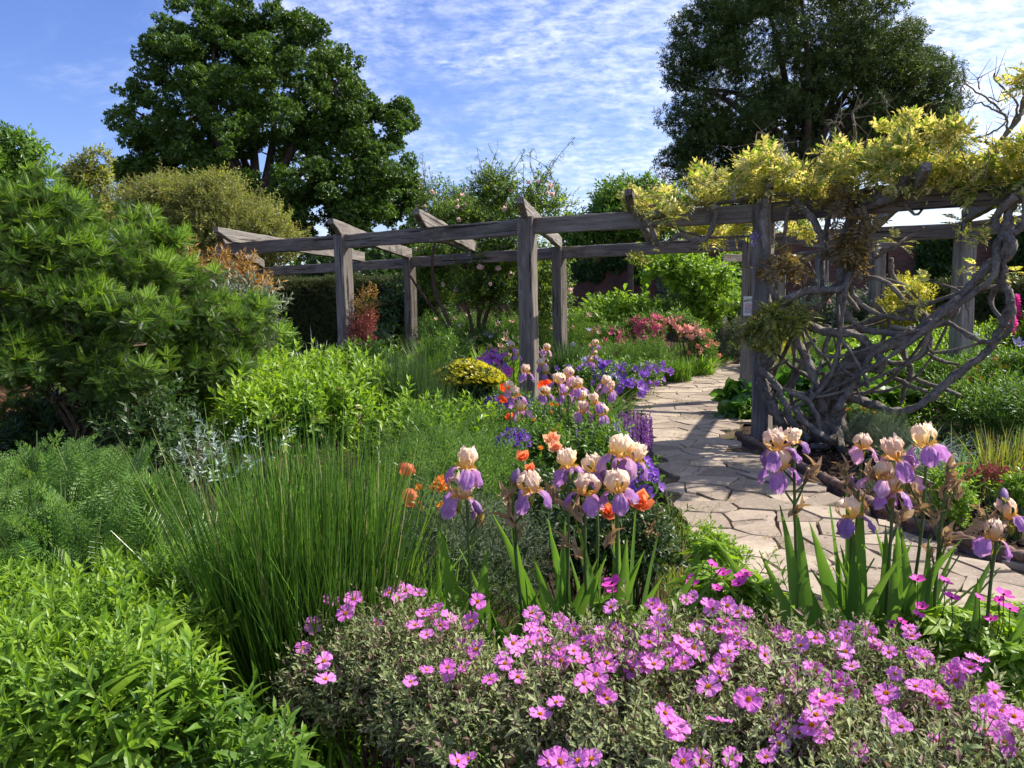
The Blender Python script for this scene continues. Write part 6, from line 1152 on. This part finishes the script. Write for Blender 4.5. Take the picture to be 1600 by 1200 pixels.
cistus('right', 'right rock rose with scattered large pink flowers at the lower right corner', [tz(1230, 1010, .80, 80, 80, .22), tz(1330, 1020, .80, 90, 90, .24), tz(1420, 1030, .80, 80, 90, .24), tz(1250, 1100, .80, 110, 110, .2), tz(1370, 1110, .80, 110, 110, .2), tz(1480, 1090, .80, 100, 110, .22), tz(1570, 1120, .80, 90, 110, .22), tz(1300, 1190, .80, 120, 120, .16), tz(1440, 1190, .80, 120, 120, .16), tz(1570, 1200, .80, 110, 120, .16)], 7000, 603)
# ---------------------------------------------------------------- magenta cranesbills
F_CR = blossom('flower', 5, .85, [petalmat('magenta_cranesbill_petal', (.66, .03, .42), (.80, .08, .52), .35), DKC], 3, .25, 1, .12, .05, 12)
CL = [sprig(4, fern(9, .3) if False else leaf(.8, 2, .1, .3), .6, .55, 60, .012, s) for s in (61, 62)]
lobed = rosette(5, leaf(.38, 2, .1, .15), 4, 8, 5)
def cranesbill(label, lobes, n, heads, Y, seed, flip=0):
    t = plant('cranesbill', label, lobes, n, [lobed], .045, [LIMEL], seed, stems=24, smat=STEM, stemr=.003, out=.6, up=.4, rnd=.5); rng = np.random.default_rng(seed+1); b = np.array(t.location); g = G()
    for x, y in heads:
        c = at(x, y, Y+rng.normal()*.05); n_ = nrm([rng.normal()*.35, -.25, 1.]); put(t, F_CR, [c], [n_], .024, rng); g.tube(smooth_pts([np.array([c[0]+rng.normal()*.04, c[1]+.05, c[2]-.22]), c-[0, 0, .1], c], 4), .0016, 4)
    g.obj('flower_stalks', STEM, t, b); return t
cranesbill('magenta cranesbill between the two iris groups at the path edge', [Lb(1150, 930, 2.5, 60, 34), Lb(1100, 930, 2.6, 40, 40), Lb(1200, 950, 2.5, 40, 30), Lb(1110, 880, 2.8, 26, 40)], 620, [(1083, 902), (1112, 883), (1130, 897), (1132, 910), (1160, 902), (1155, 912), (1120, 920), (1164, 898), (1082, 912)], 2.5, 701)
cranesbill('magenta cranesbill low on the right behind the rock roses', [Lb(1500, 985, 2.4, 70, 34), Lb(1570, 980, 2.5, 50, 40), Lb(1430, 975, 2.5, 60, 26), Lb(1590, 1040, 2.1, 40, 40), Lb(1350, 970, 2.5, 60, 22)], 900, [(1434, 906), (1475, 909), (1487, 935), (1530, 936), (1562, 938), (1568, 930), (1560, 944), (1541, 960), (1548, 968), (1578, 952), (1538, 978), (1477, 988), (1505, 992), (1441, 949), (1394, 977), (1434, 962), (1574, 1014), (1595, 1065), (1552, 1080), (1408, 972)], 2.35, 702)
cranesbill('single magenta cranesbill among the left iris leaves', [Lb(955, 960, 2.3, 26, 26)], 60, [(957, 912), (957, 924)], 2.25, 703)
plant('lettuce_like_seedling', 'fresh green toothed seedlings where the path meets the left iris leaves', [Lb(1105, 860, 3.4, 22, 26), Lb(1140, 880, 3.4, 14, 22)], 260, S_BR, .05, [LIMEL, STEM], 704, stems=10)
# a wooden bench far off under the rose
def bench():
    c = at(700, 525, 16.5); t = thing('garden_bench', 'weathered grey wooden bench far behind the climbing rose canes', 'bench', (c[0], c[1], 0)); 
    def bx(name, x0, x1, y0, y1, z0, z1):
        g = G(); g.raw([(x, y, z) for z in (z0, z1) for x, y in ((x0, y0), (x1, y0), (x1, y1), (x0, y1))], [(0, 1, 5, 4), (1, 2, 6, 5), (2, 3, 7, 6), (3, 0, 4, 7), (4, 5, 6, 7), (3, 2, 1, 0)]); link(name, g.mesh(name, WOOD), t)
    for x in (-.7, .64):
        for y in (-.25, .2): bx('leg', x, x+.06, y, y+.06, 0, .95 if y > 0 else .62)
        bx('armrest', x-.01, x+.07, -.28, .19, .623, .66)
    bx('seat', -.635, .635, -.25, .19, .42, .45); bx('backrest', -.635, .635, .21, .24, .55, .93)
bench()
